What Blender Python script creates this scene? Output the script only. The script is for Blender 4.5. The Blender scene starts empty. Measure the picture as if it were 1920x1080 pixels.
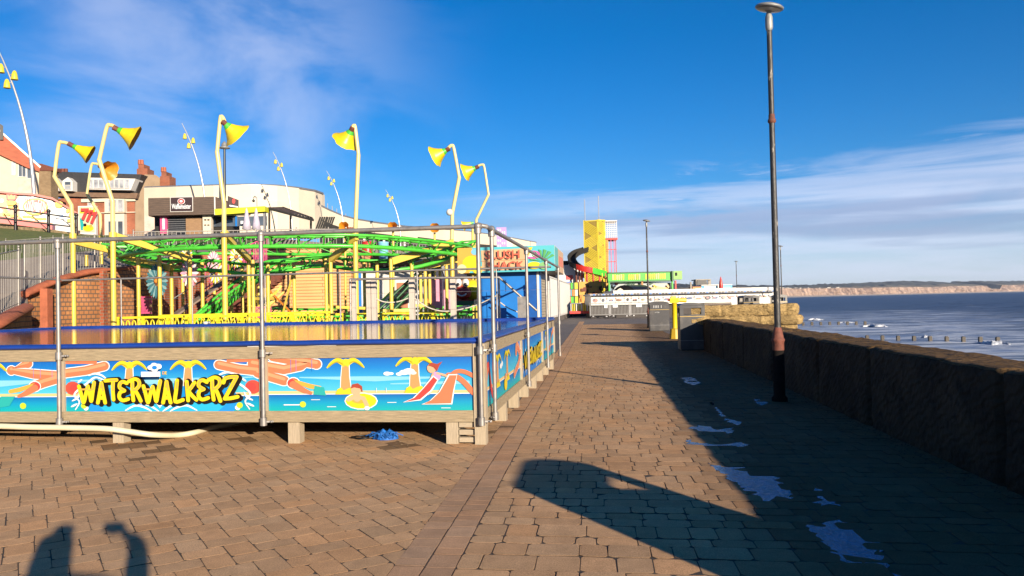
import bpy, math, random
from mathutils import Vector, Matrix, noise
from math import radians as R, sin, cos, pi, atan2, sqrt, tan
C = bpy.context.scene.collection
sc = bpy.context.scene
# ---------------------------------------------------------------- camera
FPX = 1440.0
YAW, PIT, ROL = R(7.69), R(1.085), R(-1.25)
EYE = Vector((0, 0, 1.6))
cam = bpy.data.cameras.new('camera'); camo = bpy.data.objects.new('camera', cam); C.objects.link(camo)
cam.sensor_width = 36; cam.lens = 27.0; cam.clip_start = 0.02; cam.clip_end = 40000
MR = (Matrix.Rotation(YAW, 3, 'Z') @ Matrix.Rotation(pi/2 + PIT, 3, 'X') @ Matrix.Rotation(ROL, 3, 'Z'))
camo.matrix_world = Matrix.Translation(EYE) @ MR.to_4x4()
sc.camera = camo
# ---------------------------------------------------------------- sun and sky
SUN_AZ, SUN_EL = R(35.5), math.atan(1/4.07)     # the light travels towards -x, +y
w = bpy.data.worlds.new("World"); sc.world = w; w.use_nodes = True
sun = bpy.data.lights.new('sun', 'SUN'); suno = bpy.data.objects.new('sun', sun); C.objects.link(suno)
sun.energy = 5.0; sun.angle = R(0.5); sun.color = (1.0, 0.86, 0.68)
suno.rotation_euler = Vector((-sin(SUN_AZ)*cos(SUN_EL), cos(SUN_AZ)*cos(SUN_EL), -sin(SUN_EL))).to_track_quat('-Z', 'Y').to_euler()
def build_world():
    nt = w.node_tree; N = nt.nodes; L = nt.links; N.clear()
    def n(t, **k):
        x = N.new(t)
        for a, b in k.items(): setattr(x, a, b)
        return x
    def m(op, a, b=None, c=None, cl=False):
        x = n('ShaderNodeMath', operation=op, use_clamp=cl)
        for i, v in enumerate((a, b, c)):
            if v is None: continue
            if isinstance(v, (int, float)): x.inputs[i].default_value = v
            else: L.new(v, x.inputs[i])
        return x.outputs[0]
    def sm(v, a, b):
        x = n('ShaderNodeMapRange', interpolation_type='SMOOTHSTEP'); L.new(v, x.inputs[0])
        x.inputs[1].default_value = a; x.inputs[2].default_value = b
        return x.outputs[0]
    sky = n('ShaderNodeTexSky', sky_type='NISHITA'); sky.sun_disc = False
    sky.sun_elevation = SUN_EL; sky.sun_rotation = pi - SUN_AZ
    sky.air_density = 1.0; sky.dust_density = 0.1; sky.ozone_density = 3.0; sky.altitude = 10
    hs = n('ShaderNodeHueSaturation'); hs.inputs['Saturation'].default_value = 1.20; hs.inputs['Value'].default_value = 0.95
    tint = n('ShaderNodeVectorMath', operation='MULTIPLY'); tint.inputs[1].default_value = (.74, .99, 1.36); L.new(sky.outputs[0], tint.inputs[0]); L.new(tint.outputs[0], hs.inputs['Color'])
    tc = n('ShaderNodeTexCoord'); sp = n('ShaderNodeSeparateXYZ'); L.new(tc.outputs['Generated'], sp.inputs[0])
    X, Y, Z = sp.outputs
    az = m('ARCTAN2', X, Y); el = m('ARCSINE', Z)
    azd = m('MULTIPLY', az, 57.29578); eld = m('MULTIPLY', el, 57.29578)
    def nz(sx, sy, scale, det, rough, dist=0.0, off=0.0, shear=0.0):
        cb = n('ShaderNodeCombineXYZ')
        L.new(m('MULTIPLY', m('ADD', azd, m('MULTIPLY', eld, shear)), sx), cb.inputs[0]); L.new(m('MULTIPLY', eld, sy), cb.inputs[1])
        cb.inputs[2].default_value = off
        t = n('ShaderNodeTexNoise'); t.inputs['Scale'].default_value = scale; t.inputs['Detail'].default_value = det
        t.inputs['Roughness'].default_value = rough; t.inputs['Distortion'].default_value = dist
        L.new(cb.outputs[0], t.inputs['Vector']); return t.outputs['Fac']
    def bell(v, c, s):      # 1 at c, 0 beyond s
        return m('SUBTRACT', 1.0, sm(m('ABSOLUTE', m('SUBTRACT', v, c)), s*0.15, s), cl=True)
    # wispy veil, upper left
    n1 = nz(.035, .07, 2.0, 9, .55, .35, 3.0, .5)
    wisp = m('MULTIPLY', sm(n1, .34, .68), m('MULTIPLY', bell(m('ADD', azd, m('MULTIPLY', m('SUBTRACT', n1, .5), 22.0)), -27, 19), bell(eld, 15.5, 13.5)))
    # long bands low over the sea
    n2 = nz(.03, .30, 2.0, 10, .6, .5, 9.0, .1)
    tilt = m('SUBTRACT', eld, m('MULTIPLY', azd, .06))
    lowm = m('MULTIPLY', m('SUBTRACT', 1.0, sm(m('ADD', tilt, m('MULTIPLY', m('SUBTRACT', n2, .5), 9.0)), 5.6, 8.6)), sm(azd, -26, 2))
    band = m('MULTIPLY', m('ADD', .62, m('MULTIPLY', sm(n2, .3, .6), .3)), lowm)
    n3 = nz(.07, .45, 2.0, 10, .65, .8, 21.0, .2)
    streak = m('MULTIPLY', sm(n3, .54, .72), m('MULTIPLY', bell(tilt, 6.6, 3.6), bell(azd, 10, 26)))
    n4 = nz(.020, .50, 2.0, 8, .5, .3, 5.0)
    base = m('MULTIPLY', m('MULTIPLY', m('SUBTRACT', 1.0, sm(eld, .3, 4.8)), .45), m('ADD', .6, n4))
    grey = m('MULTIPLY', sm(nz(.018, .30, 2.0, 6, .5, .3, 33.0, .05), .42, .60), bell(eld, 4.8, 3.4))
    cov = m('MAXIMUM', m('MULTIPLY', wisp, .46), m('MAXIMUM', m('MULTIPLY', band, .78), m('MAXIMUM', m('MULTIPLY', streak, .6), base)), cl=True)
    ccol = n('ShaderNodeMix', data_type='RGBA'); ccol.inputs[6].default_value = CLOUD_A; ccol.inputs[7].default_value = CLOUD_B
    L.new(m('MULTIPLY', grey, .85), ccol.inputs[0])
    mx = n('ShaderNodeMix', data_type='RGBA'); L.new(cov, mx.inputs[0]); L.new(hs.outputs[0], mx.inputs[6]); L.new(ccol.outputs[2], mx.inputs[7])
    bg = n('ShaderNodeBackground'); bg.inputs[1].default_value = SKY_STRENGTH; L.new(mx.outputs[2], bg.inputs[0])
    out = n('ShaderNodeOutputWorld'); L.new(bg.outputs[0], out.inputs[0])
SKY_STRENGTH = 0.052
CLOUD_A = (7.0, 7.5, 9.4, 1); CLOUD_B = (3.4, 3.8, 5.8, 1)
build_world()
sc.view_settings.view_transform = 'Standard'; sc.view_settings.look = 'None'
sc.view_settings.exposure = 1.1; sc.view_settings.gamma = 1.0
# ---------------------------------------------------------------- placing: picture point + distance -> world
FH = Vector((-sin(YAW), cos(YAW), 0)); RH = Vector((cos(YAW), sin(YAW), 0))
def ray(px, py): return MR @ Vector(((px-960)/FPX, (540-py)/FPX, -1))
def at(px, py, d): return EYE + ray(px, py)*d
def gr(px, py, z=0.0):
    r = ray(px, py); return EYE + r*((z-EYE.z)/r.z)
def onY(px, py, y):
    r = ray(px, py); return EYE + r*(y/r.y)
def onX(px, py, x):
    r = ray(px, py); return EYE + r*(x/r.x)
class VPlane:
    """an upright wall plane at distance d seen at picture column px, turned by ang"""
    def __init__(s, px, d, ang=0.0):
        s.P = at(px, 560, d); s.n = (Matrix.Rotation(ang, 3, 'Z') @ (-FH)).normalized(); s.t = Vector((-s.n.y, s.n.x, 0))
    def p(s, px, py, off=0.0):
        r = ray(px, py); k = (s.P + s.n*off - EYE).dot(s.n)/r.dot(s.n); return EYE + r*k
    def poly(s, mb, pts, mat, off=0.0, thick=0.0):
        mb.slab([s.p(x, y, off) for x, y in pts], s.n*(-thick), mat)
    def rect(s, mb, x0, y0, x1, y1, mat, off=0.0, thick=0.05):
        xc, yc = (x0+x1)/2, (y0+y1)/2
        a, b = s.p(x0, yc, off), s.p(x1, yc, off); z1, z0 = s.p(xc, y0, off).z, s.p(xc, y1, off).z
        mb.slab([Vector((a.x, a.y, z0)), Vector((b.x, b.y, z0)), Vector((b.x, b.y, z1)), Vector((a.x, a.y, z1))], s.n*(-thick), mat)
# ---------------------------------------------------------------- materials
MATS = {}
VS = .62; GROUND = {'joint_sand','promenade_base','grey_tarmac','wet_sand','dry_litter','grass_bank','distant_woods','distant_fields'}
def mat(name, col, rough=.6, metal=0.0, var=.18, vs=3.0, bump=.0, bs=40.0, spec=.5, dirt=None, ds=1.5, stretch=None, coat=0.0, uv=False, lo=.5, hi=.72):
    if name in MATS: return MATS[name]
    m = bpy.data.materials.new(name); m.use_nodes = True; MATS[name] = m
    nt = m.node_tree; N = nt.nodes; L = nt.links; b = N['Principled BSDF']
    b.inputs['Roughness'].default_value = rough; b.inputs['Metallic'].default_value = metal
    b.inputs['Specular IOR Level'].default_value = spec; b.inputs['Coat Weight'].default_value = coat
    tc = N.new('ShaderNodeTexCoord'); src = tc.outputs['UV' if uv else 'Object']
    if stretch:
        mp = N.new('ShaderNodeMapping'); mp.inputs['Scale'].default_value = stretch; L.new(src, mp.inputs[0]); src = mp.outputs[0]
    def nz(s, d=6, r=.6):
        t = N.new('ShaderNodeTexNoise'); t.inputs['Scale'].default_value = s; t.inputs['Detail'].default_value = d
        t.inputs['Roughness'].default_value = r; L.new(src, t.inputs['Vector']); return t.outputs['Fac']
    c = tuple(x*(0.75 if name in GROUND else VS) for x in col)
    mr = N.new('ShaderNodeMapRange'); L.new(nz(vs), mr.inputs[0]); mr.inputs[1].default_value = .3; mr.inputs[2].default_value = .7
    mr.inputs[3].default_value = 1-var; mr.inputs[4].default_value = 1+var
    mul = N.new('ShaderNodeVectorMath'); mul.operation = 'SCALE'; mul.inputs[0].default_value = c[:3]; L.new(mr.outputs[0], mul.inputs[3])
    outc = mul.outputs[0]
    if dirt:
        r2 = N.new('ShaderNodeMapRange'); L.new(nz(ds, 9, .7), r2.inputs[0]); r2.inputs[1].default_value = lo; r2.inputs[2].default_value = hi
        mx = N.new('ShaderNodeMix'); mx.data_type = 'RGBA'; L.new(r2.outputs[0], mx.inputs[0]); L.new(outc, mx.inputs[6]); mx.inputs[7].default_value = (*dirt, 1)
        outc = mx.outputs[2]
    L.new(outc, b.inputs['Base Color'])
    if bump:
        bp = N.new('ShaderNodeBump'); bp.inputs['Strength'].default_value = bump; bp.inputs['Distance'].default_value = .02
        L.new(nz(bs, 8, .65), bp.inputs['Height']); L.new(bp.outputs[0], b.inputs['Normal'])
    return m
def brick_mat(name, c1, c2, mortar, bw=.225, bh=.075, ms=.012, rough=.85, var=.3, bump=.6):
    if name in MATS: return MATS[name]
    c1, c2, mortar = [tuple(x*.66 for x in q) for q in (c1, c2, mortar)]
    m = bpy.data.materials.new(name); m.use_nodes = True; MATS[name] = m
    nt = m.node_tree; N = nt.nodes; L = nt.links; b = N['Principled BSDF']; b.inputs['Roughness'].default_value = rough
    b.inputs['Specular IOR Level'].default_value = .2
    tc = N.new('ShaderNodeTexCoord'); t = N.new('ShaderNodeTexBrick'); L.new(tc.outputs['UV'], t.inputs['Vector'])
    t.inputs['Scale'].default_value = 1; t.inputs['Brick Width'].default_value = bw; t.inputs['Row Height'].default_value = bh
    t.inputs['Mortar Size'].default_value = ms; t.inputs['Mortar Smooth'].default_value = .3
    t.inputs['Color1'].default_value = (*c1, 1); t.inputs['Color2'].default_value = (*c2, 1); t.inputs['Mortar'].default_value = (*mortar, 1)
    nz = N.new('ShaderNodeTexNoise'); nz.inputs['Scale'].default_value = .8; nz.inputs['Detail'].default_value = 8; L.new(tc.outputs['Object'], nz.inputs['Vector'])
    mr = N.new('ShaderNodeMapRange'); L.new(nz.outputs['Fac'], mr.inputs[0]); mr.inputs[1].default_value = .3; mr.inputs[2].default_value = .7
    mr.inputs[3].default_value = 1-var; mr.inputs[4].default_value = 1+var*.7
    sc_ = N.new('ShaderNodeVectorMath'); sc_.operation = 'SCALE'; L.new(t.outputs['Color'], sc_.inputs[0]); L.new(mr.outputs[0], sc_.inputs[3])
    L.new(sc_.outputs[0], b.inputs['Base Color'])
    bp = N.new('ShaderNodeBump'); bp.invert = True; bp.inputs['Strength'].default_value = bump; bp.inputs['Distance'].default_value = .015
    L.new(t.outputs['Fac'], bp.inputs['Height']); L.new(bp.outputs[0], b.inputs['Normal'])
    return m
# ---------------------------------------------------------------- mesh builder
class MB:
    def __init__(s): s.v = []; s.f = []; s.mi = []; s.uv = []; s.sm = []; s.mats = []; s.M = None; s.cols = None
    def mid(s, m):
        if m not in s.mats: s.mats.append(m)
        return s.mats.index(m)
    def add(s, vs, fs, m, smooth=False, uvs=None):
        o = len(s.v); vs = [Vector(v) for v in vs]
        if s.M is not None: vs = [s.M @ v for v in vs]
        s.v += vs; k = s.mid(m)
        for i, f in enumerate(fs):
            s.f.append([o+j for j in f]); s.mi.append(k); s.sm.append(smooth); s.uv.append(uvs[i] if uvs else None)
        return o
    def hexa(s, c, m, grain=None):
        """c: 8 corners, 0-3 bottom ring, 4-7 top ring"""
        fs = [(3,2,1,0),(4,5,6,7),(0,1,5,4),(1,2,6,5),(2,3,7,6),(3,0,4,7)]
        uvs = None
        if grain is not None:
            g = Vector(grain).normalized(); uvs = []; o = Vector(c[0])
            for f in fs:
                n = (Vector(c[f[1]])-Vector(c[f[0]])).cross(Vector(c[f[2]])-Vector(c[f[0]])); n = n.normalized() if n.length > 1e-9 else Vector((0,0,1))
                b = n.cross(g); b = b.normalized() if b.length > 1e-3 else Vector((0,0,1)).cross(n+Vector((.01,.02,.03))).normalized()
                uvs.append([(Vector(c[i]).dot(g)+o.z*7.3, Vector(c[i]).dot(b)+o.x*3.1) for i in f])
        s.add(c, fs, m, uvs=uvs)
    def box(s, x0, y0, z0, x1, y1, z1, m, grain=None):
        s.hexa([(x0,y0,z0),(x1,y0,z0),(x1,y1,z0),(x0,y1,z0),(x0,y0,z1),(x1,y0,z1),(x1,y1,z1),(x0,y1,z1)], m, grain)
    def beam(s, a, b, w, h, m, up=(0,0,1)):
        a, b = Vector(a), Vector(b); d = (b-a).normalized(); u = Vector(up)
        if abs(d.dot(u)) > .98: u = Vector((0,1,0))
        x = d.cross(u).normalized()*w/2; y = x.cross(d).normalized()*h/2
        s.hexa([a-x-y, a+x-y, b+x-y, b-x-y, a-x+y, a+x+y, b+x+y, b-x+y], m, d)
    def tube(s, pts, r, m, n=8, closed=False, smooth=True, caps=True, sx=1.0, sy=1.0):
        pts = [Vector(p) for p in pts]; k = len(pts); rr = r if isinstance(r, (list, tuple)) else [r]*k
        rings = []; prev = None
        for i in range(k):
            if closed: t = pts[(i+1) % k]-pts[i-1]
            else: t = pts[min(i+1, k-1)]-pts[max(i-1, 0)]
            t = t.normalized() if t.length > 1e-9 else Vector((0,0,1))
            if prev is None:
                u = Vector((0,0,1)) if abs(t.z) < .9 else Vector((1,0,0))
                x = t.cross(u).normalized()
            else:
                x = (prev - t*prev.dot(t)); x = x.normalized() if x.length > 1e-6 else prev
            prev = x; y = t.cross(x)
            rings.append([pts[i]+(x*cos(2*pi*j/n)*sx+y*sin(2*pi*j/n)*sy)*rr[i] for j in range(n)])
        vs = [v for g in rings for v in g]; fs = []; uvs = []; L = 0.0; P = 2*pi*(max(rr) if rr else 1)
        for i in range(k if closed else k-1):
            i2 = (i+1) % k; l2 = L+(pts[i2]-pts[i]).length
            for j in range(n):
                j2 = (j+1) % n; fs.append((i*n+j, i*n+j2, i2*n+j2, i2*n+j)); uvs.append([(L, j/n*P), (L, (j+1)/n*P), (l2, (j+1)/n*P), (l2, j/n*P)])
            L = l2
        s.add(vs, fs, m, smooth, uvs)
        if caps and not closed:
            s.add(rings[0], [tuple(range(n))[::-1]], m); s.add(rings[-1], [tuple(range(n))], m)
    def cyl(s, a, b, r, m, n=12, r2=None): s.tube([a, b], [r, r if r2 is None else r2], m, n)
    def lathe(s, prof, m, o=(0,0,0), n=16, axis=None, smooth=True, cap=True):
        o = Vector(o); ax = Vector(axis).normalized() if axis else Vector((0,0,1))
        u = Vector((1,0,0)) if abs(ax.x) < .9 else Vector((0,1,0)); x = (u-ax*u.dot(ax)).normalized(); y = ax.cross(x)
        vs = [o+ax*z+(x*cos(2*pi*j/n)+y*sin(2*pi*j/n))*r for r, z in prof for j in range(n)]
        fs = [(i*n+j, i*n+(j+1) % n, (i+1)*n+(j+1) % n, (i+1)*n+j) for i in range(len(prof)-1) for j in range(n)]
        s.add(vs, fs, m, smooth)
        if cap:
            if prof[0][0] > 1e-4: s.add(vs[:n], [tuple(range(n))[::-1]], m)
            if prof[-1][0] > 1e-4: s.add(vs[-n:], [tuple(range(n))], m)
    def slab(s, pts, ext, m):
        pts = [Vector(p) for p in pts]; ext = Vector(ext); n = len(pts)
        s.add(pts, [tuple(range(n))], m)
        if ext.length > 1e-6:
            b = [p+ext for p in pts]; s.add(b, [tuple(range(n))[::-1]], m)
            for i in range(n):
                j = (i+1) % n; s.add([pts[i], b[i], b[j], pts[j]], [(0,1,2,3)], m)
    def sphere(s, c, r, m, n=12, k=8, sc3=(1,1,1)):
        c = Vector(c); vs = []; 
        for i in range(k+1):
            a = pi*i/k
            for j in range(n):
                b = 2*pi*j/n; vs.append(c+Vector((sin(a)*cos(b)*r*sc3[0], sin(a)*sin(b)*r*sc3[1], cos(a)*r*sc3[2])))
        s.add(vs, [(i*n+j, i*n+(j+1) % n, (i+1)*n+(j+1) % n, (i+1)*n+j) for i in range(k) for j in range(n)], m, True)
    def text(s, body, m, size, o, xd, yd, width=None, ext=0.0, bold=0.0, align='LEFT'):
        cu = bpy.data.curves.new('t', 'FONT'); cu.body = body; cu.size = size; cu.align_x = align; cu.extrude = ext; cu.offset = bold; cu.resolution_u = 3
        ob = bpy.data.objects.new('t', cu); C.objects.link(ob); dg = bpy.context.evaluated_depsgraph_get()
        me = bpy.data.meshes.new_from_object(ob.evaluated_get(dg)); 
        xs = [v.co.x for v in me.vertices] or [0, 1]; k = (width/(max(xs)-min(xs))) if width else 1.0; x0 = min(xs) if width and align == 'LEFT' else 0
        xd, yd = Vector(xd).normalized(), Vector(yd).normalized(); zd = xd.cross(yd); o = Vector(o)
        s.add([o+xd*(v.co.x-x0)*k+yd*v.co.y+zd*v.co.z for v in me.vertices], [tuple(p.vertices) for p in me.polygons], m)
        bpy.data.objects.remove(ob); bpy.data.meshes.remove(me); bpy.data.curves.remove(cu)
    def build(s, name, parent=None, shift=True):
        off = Vector((0,0,0))
        if parent is not None and shift: off = Vector(ORG.get(parent.name, (0,0,0)))
        me = bpy.data.meshes.new(name); me.from_pydata([tuple(v-off) for v in s.v], [], s.f)
        for m in s.mats: me.materials.append(m)
        me.polygons.foreach_set('material_index', s.mi); me.polygons.foreach_set('use_smooth', s.sm)
        ul = me.uv_layers.new(name='UVMap'); buf = [0.0]*(2*len(me.loops)); q = 0
        for fi, f in enumerate(s.f):
            uv = s.uv[fi]
            if uv is None:
                a, b, c = s.v[f[0]], s.v[f[1]], s.v[f[2]]; n = (b-a).cross(c-a)
                if len(f) > 3: n = n + (c-a).cross(s.v[f[3]]-a)
                if n.length > 0: n.normalize()
                if abs(n.z) > .75: uv = [(s.v[i].x, s.v[i].y) for i in f]
                else:
                    t = Vector((-n.y, n.x, 0)); t = t.normalized() if t.length > 1e-6 else Vector((1,0,0)); uv = [(s.v[i].dot(t), s.v[i].z) for i in f]
            for c_ in uv: buf[q] = c_[0]; buf[q+1] = c_[1]; q += 2
        ul.data.foreach_set('uv', buf)
        if s.cols is not None:
            ca = me.color_attributes.new('Col', 'FLOAT_COLOR', 'CORNER'); cb = []
            for fi, f in enumerate(s.f): cb += list(s.cols[fi])*len(f)
            ca.data.foreach_set('color', cb)
        me.update()
        o = bpy.data.objects.new(name, me); C.objects.link(o)
        if parent is not None:
            o.parent = parent; ORG[o.name] = ORG.get(parent.name, (0,0,0))
        return o
ORG = {}
def tag(o, label=None, cat=None, group=None, kind=None):
    for k, v in (('label', label), ('category', cat), ('group', group), ('kind', kind)):
        if v: o[k] = v
    return o
def thing(name, label, cat, loc=(0,0,0), group=None, rz=0.0):
    o = bpy.data.objects.new(name, None); C.objects.link(o); o.location = loc; o.rotation_euler = (0,0,rz)
    o.empty_display_size = .2; ORG[o.name] = tuple(loc); return tag(o, label, cat, group)
def struct(mb, name): return tag(mb.build(name), kind='structure')
def copy_tree(o, loc, label=None, rz=None, scale=None, parent=None):
    c = o.copy(); C.objects.link(c)
    if parent is None:
        c.location = loc
        if rz is not None: c.rotation_euler = (0,0,rz)
        if scale: c.scale = (scale,)*3
        if label: c['label'] = label
    else: c.parent = parent
    for ch in list(o.children): copy_tree(ch, None, parent=c)
    return c
def smooth(pts, sub=6, closed=False):
    pts = [Vector(p) for p in pts]; n = len(pts); out = []
    for i in range(n if closed else n-1):
        p0, p1, p2, p3 = (pts[(i-1) % n], pts[i], pts[(i+1) % n], pts[(i+2) % n]) if closed else (pts[max(i-1,0)], pts[i], pts[i+1], pts[min(i+2,n-1)])
        for k in range(sub):
            t = k/sub; out.append(.5*((2*p1)+(p2-p0)*t+(2*p0-5*p1+4*p2-p3)*t*t+(3*p1-p0-3*p2+p3)*t**3))
    if not closed: out.append(pts[-1])
    return out
rnd = random.Random(7)
# palette
wood = mat('weathered_timber', (.40,.31,.19), .8, var=.35, vs=5, bump=.5, bs=9, dirt=(.20,.17,.10), ds=2.2, stretch=(1.2,22,1), uv=True, lo=.52, hi=.8)
woodlt = mat('pale_timber', (.48,.39,.27), .8, var=.22, vs=5, bump=.4, bs=9, dirt=(.3,.26,.18), ds=2, stretch=(1.2,18,1), uv=True, lo=.6, hi=.85)
galv = mat('galvanised_tube', (.40,.38,.36), .5, .6, var=.25, vs=12, dirt=(.25,.20,.16), ds=6)
yel = mat('yellow_paint', (.83,.60,.09), .38, var=.10, vs=2, dirt=(.45,.22,.04), ds=2.2, lo=.6, hi=.85)
yelp = mat('pale_yellow_paint', (.86,.68,.27), .35, var=.08, vs=3)
yelb = mat('bright_yellow_paint', (.86,.72,.02), .4, var=.10, vs=4)
ora = mat('orange_paint', (.72,.24,.03), .45, var=.2)
grn = mat('green_paint', (.09,.58,.05), .35, var=.2, vs=4)
dgrn = mat('dark_green_paint', (.015,.12,.03), .45, var=.3)
red = mat('red_paint', (.60,.03,.02), .4, var=.15)
pink = mat('pink_paint', (.72,.10,.26), .5, var=.15)
lpink = mat('light_pink_paint', (.78,.32,.45), .5, var=.15)
white = mat('white_paint', (.78,.76,.72), .5, var=.06, dirt=(.5,.46,.4), ds=1.2)
cream = mat('cream_render', (.80,.70,.54), .8, var=.05, vs=.6, dirt=(.62,.52,.38), ds=.5, lo=.55, hi=.9)
black = mat('black_paint', (.012,.012,.013), .4, var=.3)
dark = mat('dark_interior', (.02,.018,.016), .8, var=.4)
steel = mat('grey_steel', (.36,.36,.37), .45, .5, var=.2, vs=6)
blue = mat('bright_blue_paint', (.006,.20,.66), .45, var=.12, vs=2)
glass = mat('window_glass', (.10,.12,.15), .08, 0, var=.4, vs=.8, spec=.8)
glassl = mat('curtained_glass', (.42,.43,.45), .15, 0, var=.5, vs=1.2, spec=.8)
slate = mat('slate_roof', (.035,.034,.036), .6, var=.4, vs=8, bump=.5, bs=12)
rust = mat('rust_paint', (.20,.055,.03), .75, var=.35, vs=14, dirt=(.06,.03,.02), ds=9, bump=.4, bs=60)
ochre = brick_mat('ochre_brick', (.95,.50,.22), (.90,.46,.19), (.42,.20,.08), 3.0, .15, .018, var=.12)
orbrick = brick_mat('orange_brick', (.60,.27,.11), (.50,.21,.08), (.20,.13,.09), .225, .15, .022)
rbrick = brick_mat('red_brick', (.42,.11,.05), (.34,.085,.04), (.30,.22,.16), .225, .11, .015)
ybrick = brick_mat('buff_brick', (.36,.25,.14), (.30,.20,.11), (.24,.18,.12), .225, .11, .012)
terra = mat('terracotta_coping', (.46,.13,.06), .75, var=.25, vs=5, bump=.3)
# ================================================================ GROUND
PD = Vector((-.0265, 1, 0)).normalized(); PX = Vector((PD.y, -PD.x, 0))   # promenade axis and its cross direction
def wall_x(y): return 3.28 - .0265*y
def paver_mat():
    m = bpy.data.materials.new('concrete_pavers'); m.use_nodes = True; nt = m.node_tree; N = nt.nodes; L = nt.links; b = N['Principled BSDF']
    b.inputs['Roughness'].default_value = .9; b.inputs['Specular IOR Level'].default_value = .08
    a = N.new('ShaderNodeVertexColor'); a.layer_name = 'Col'
    tc = N.new('ShaderNodeTexCoord')
    def nz(s, d, r):
        t = N.new('ShaderNodeTexNoise'); t.inputs['Scale'].default_value = s; t.inputs['Detail'].default_value = d; t.inputs['Roughness'].default_value = r
        L.new(tc.outputs['Object'], t.inputs['Vector']); return t.outputs['Fac']
    def mr(v, a0, a1, b0, b1):
        x = N.new('ShaderNodeMapRange'); L.new(v, x.inputs[0])
        for i, q in enumerate((a0, a1, b0, b1)): x.inputs[i+1].default_value = q
        return x.outputs[0]
    def mul(x, y):
        q = N.new('ShaderNodeMath'); q.operation = 'MULTIPLY'; L.new(x, q.inputs[0]); L.new(y, q.inputs[1]); return q.outputs[0]
    f = mul(mul(mr(nz(110, 4, .8), .3, .7, .55, 1.45), mr(nz(1.1, 6, .6), .3, .7, .85, 1.12)), mr(nz(9, 5, .6), .3, .7, .88, 1.1))
    s = N.new('ShaderNodeVectorMath'); s.operation = 'SCALE'; L.new(a.outputs['Color'], s.inputs[0]); L.new(f, s.inputs[3])
    L.new(s.outputs[0], b.inputs['Base Color'])
    bp = N.new('ShaderNodeBump'); bp.inputs['Strength'].default_value = .55; bp.inputs['Distance'].default_value = .004
    L.new(nz(170, 4, .7), bp.inputs['Height']); L.new(bp.outputs[0], b.inputs['Normal'])
    return m
pav = paver_mat()
sand = mat('joint_sand', (.06,.045,.035), .95, var=.4, vs=20, bump=.4, bs=120)
def clip(poly, P, n):      # keep the side where (p-P).n >= 0
    out = []
    for i in range(len(poly)):
        a, b = poly[i], poly[(i+1) % len(poly)]; da, db = (a-P).dot(n), (b-P).dot(n)
        if da >= 0: out.append(a)
        if da*db < 0: out.append(a+(b-a)*(da/(da-db)))
    return out
def inset(poly, d):
    c = sum(poly, Vector((0,0,0)))/len(poly); n = len(poly); out = []
    for i in range(n):
        a, b, e = poly[i-1], poly[i], poly[(i+1) % n]; u, v = (b-a), (e-b)
        if u.length < 1e-5 or v.length < 1e-5: out.append(b+(c-b)*.05); continue
        u, v = u.normalized(), v.normalized(); n1 = Vector((-u.y,u.x,0)); n2 = Vector((-v.y,v.x,0)); h = n1+n2
        k = d/max(.35, (1+n1.dot(n2))) ; out.append(b+h*k)
    return out
WET = [(205,838,.16,.09),(185,830,.12,.06),(270,832,.2,.08),(300,843,.22,.1),(275,857,.16,.06),(330,838,.1,.05),(462,824,.2,.08),(745,836,.22,.06),(240,826,.1,.05),(920,812,.12,.06),(958,800,.14,.06),(985,770,.12,.08)]
WETP = [(gr(a, b), r*.95) for a, b, r, q in WET]
def pave(mb, poly, base, jz=.0012, chamf=.02, gap=.0026, dz=0.0):
    if len(poly) < 3: return
    area = sum(poly[i].x*poly[(i+1)%len(poly)].y-poly[(i+1)%len(poly)].x*poly[i].y for i in range(len(poly)))/2
    if area < 0: poly = poly[::-1]; area = -area
    if area < .0025: return
    q = inset(poly, gap); r = []
    for i in range(len(q)):
        a, b, e = q[i-1], q[i], q[(i+1) % len(q)]
        c1 = min(chamf*rnd.uniform(.3, 1.5), (a-b).length*.3); c2 = min(chamf*rnd.uniform(.3, 1.5), (e-b).length*.3)
        jt = Vector((rnd.uniform(-.003,.003), rnd.uniform(-.003,.003), 0)); b = b+jt; r += [b+(a-b).normalized()*c1, b+(e-b).normalized()*c2] if (a-b).length > 1e-5 and (e-b).length > 1e-5 else [b]
    t = inset(r, .0012); z = dz+rnd.uniform(-jz, jz); n = len(r); tx, ty = rnd.uniform(-.008,.008), rnd.uniform(-.008,.008); c = sum(r, Vector())/n
    lo = [Vector((p.x, p.y, dz-.014)) for p in r]; mi = [Vector((p.x, p.y, z-.0012+(p.x-c.x)*tx+(p.y-c.y)*ty)) for p in r]; up = [Vector((p.x, p.y, z+(p.x-c.x)*tx+(p.y-c.y)*ty)) for p in t]
    fs = [tuple(range(2*n, 3*n))]+[(i, (i+1) % n, n+(i+1) % n, n+i) for i in range(n)]+[(n+i, n+(i+1) % n, 2*n+(i+1) % n, 2*n+i) for i in range(n)]
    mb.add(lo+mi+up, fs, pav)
    wall_shade = max(0, min(1, (c.x-.55)/.7)); k = rnd.uniform(.90, 1.09)*(1-.66*wall_shade); hue = rnd.choice((0,0,0,.03,.07))+rnd.uniform(-.03,.03)  # blocks darken towards the sea wall: its shade put into their colour, over some damp
    for P, rr in WETP:
        d = (c-P).length
        if d < rr: k *= .42
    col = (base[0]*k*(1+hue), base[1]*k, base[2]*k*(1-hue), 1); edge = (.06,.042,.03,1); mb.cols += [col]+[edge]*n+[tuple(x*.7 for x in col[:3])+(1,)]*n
BROWN = (.465,.288,.155); WALK = (.45,.276,.148)
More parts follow.
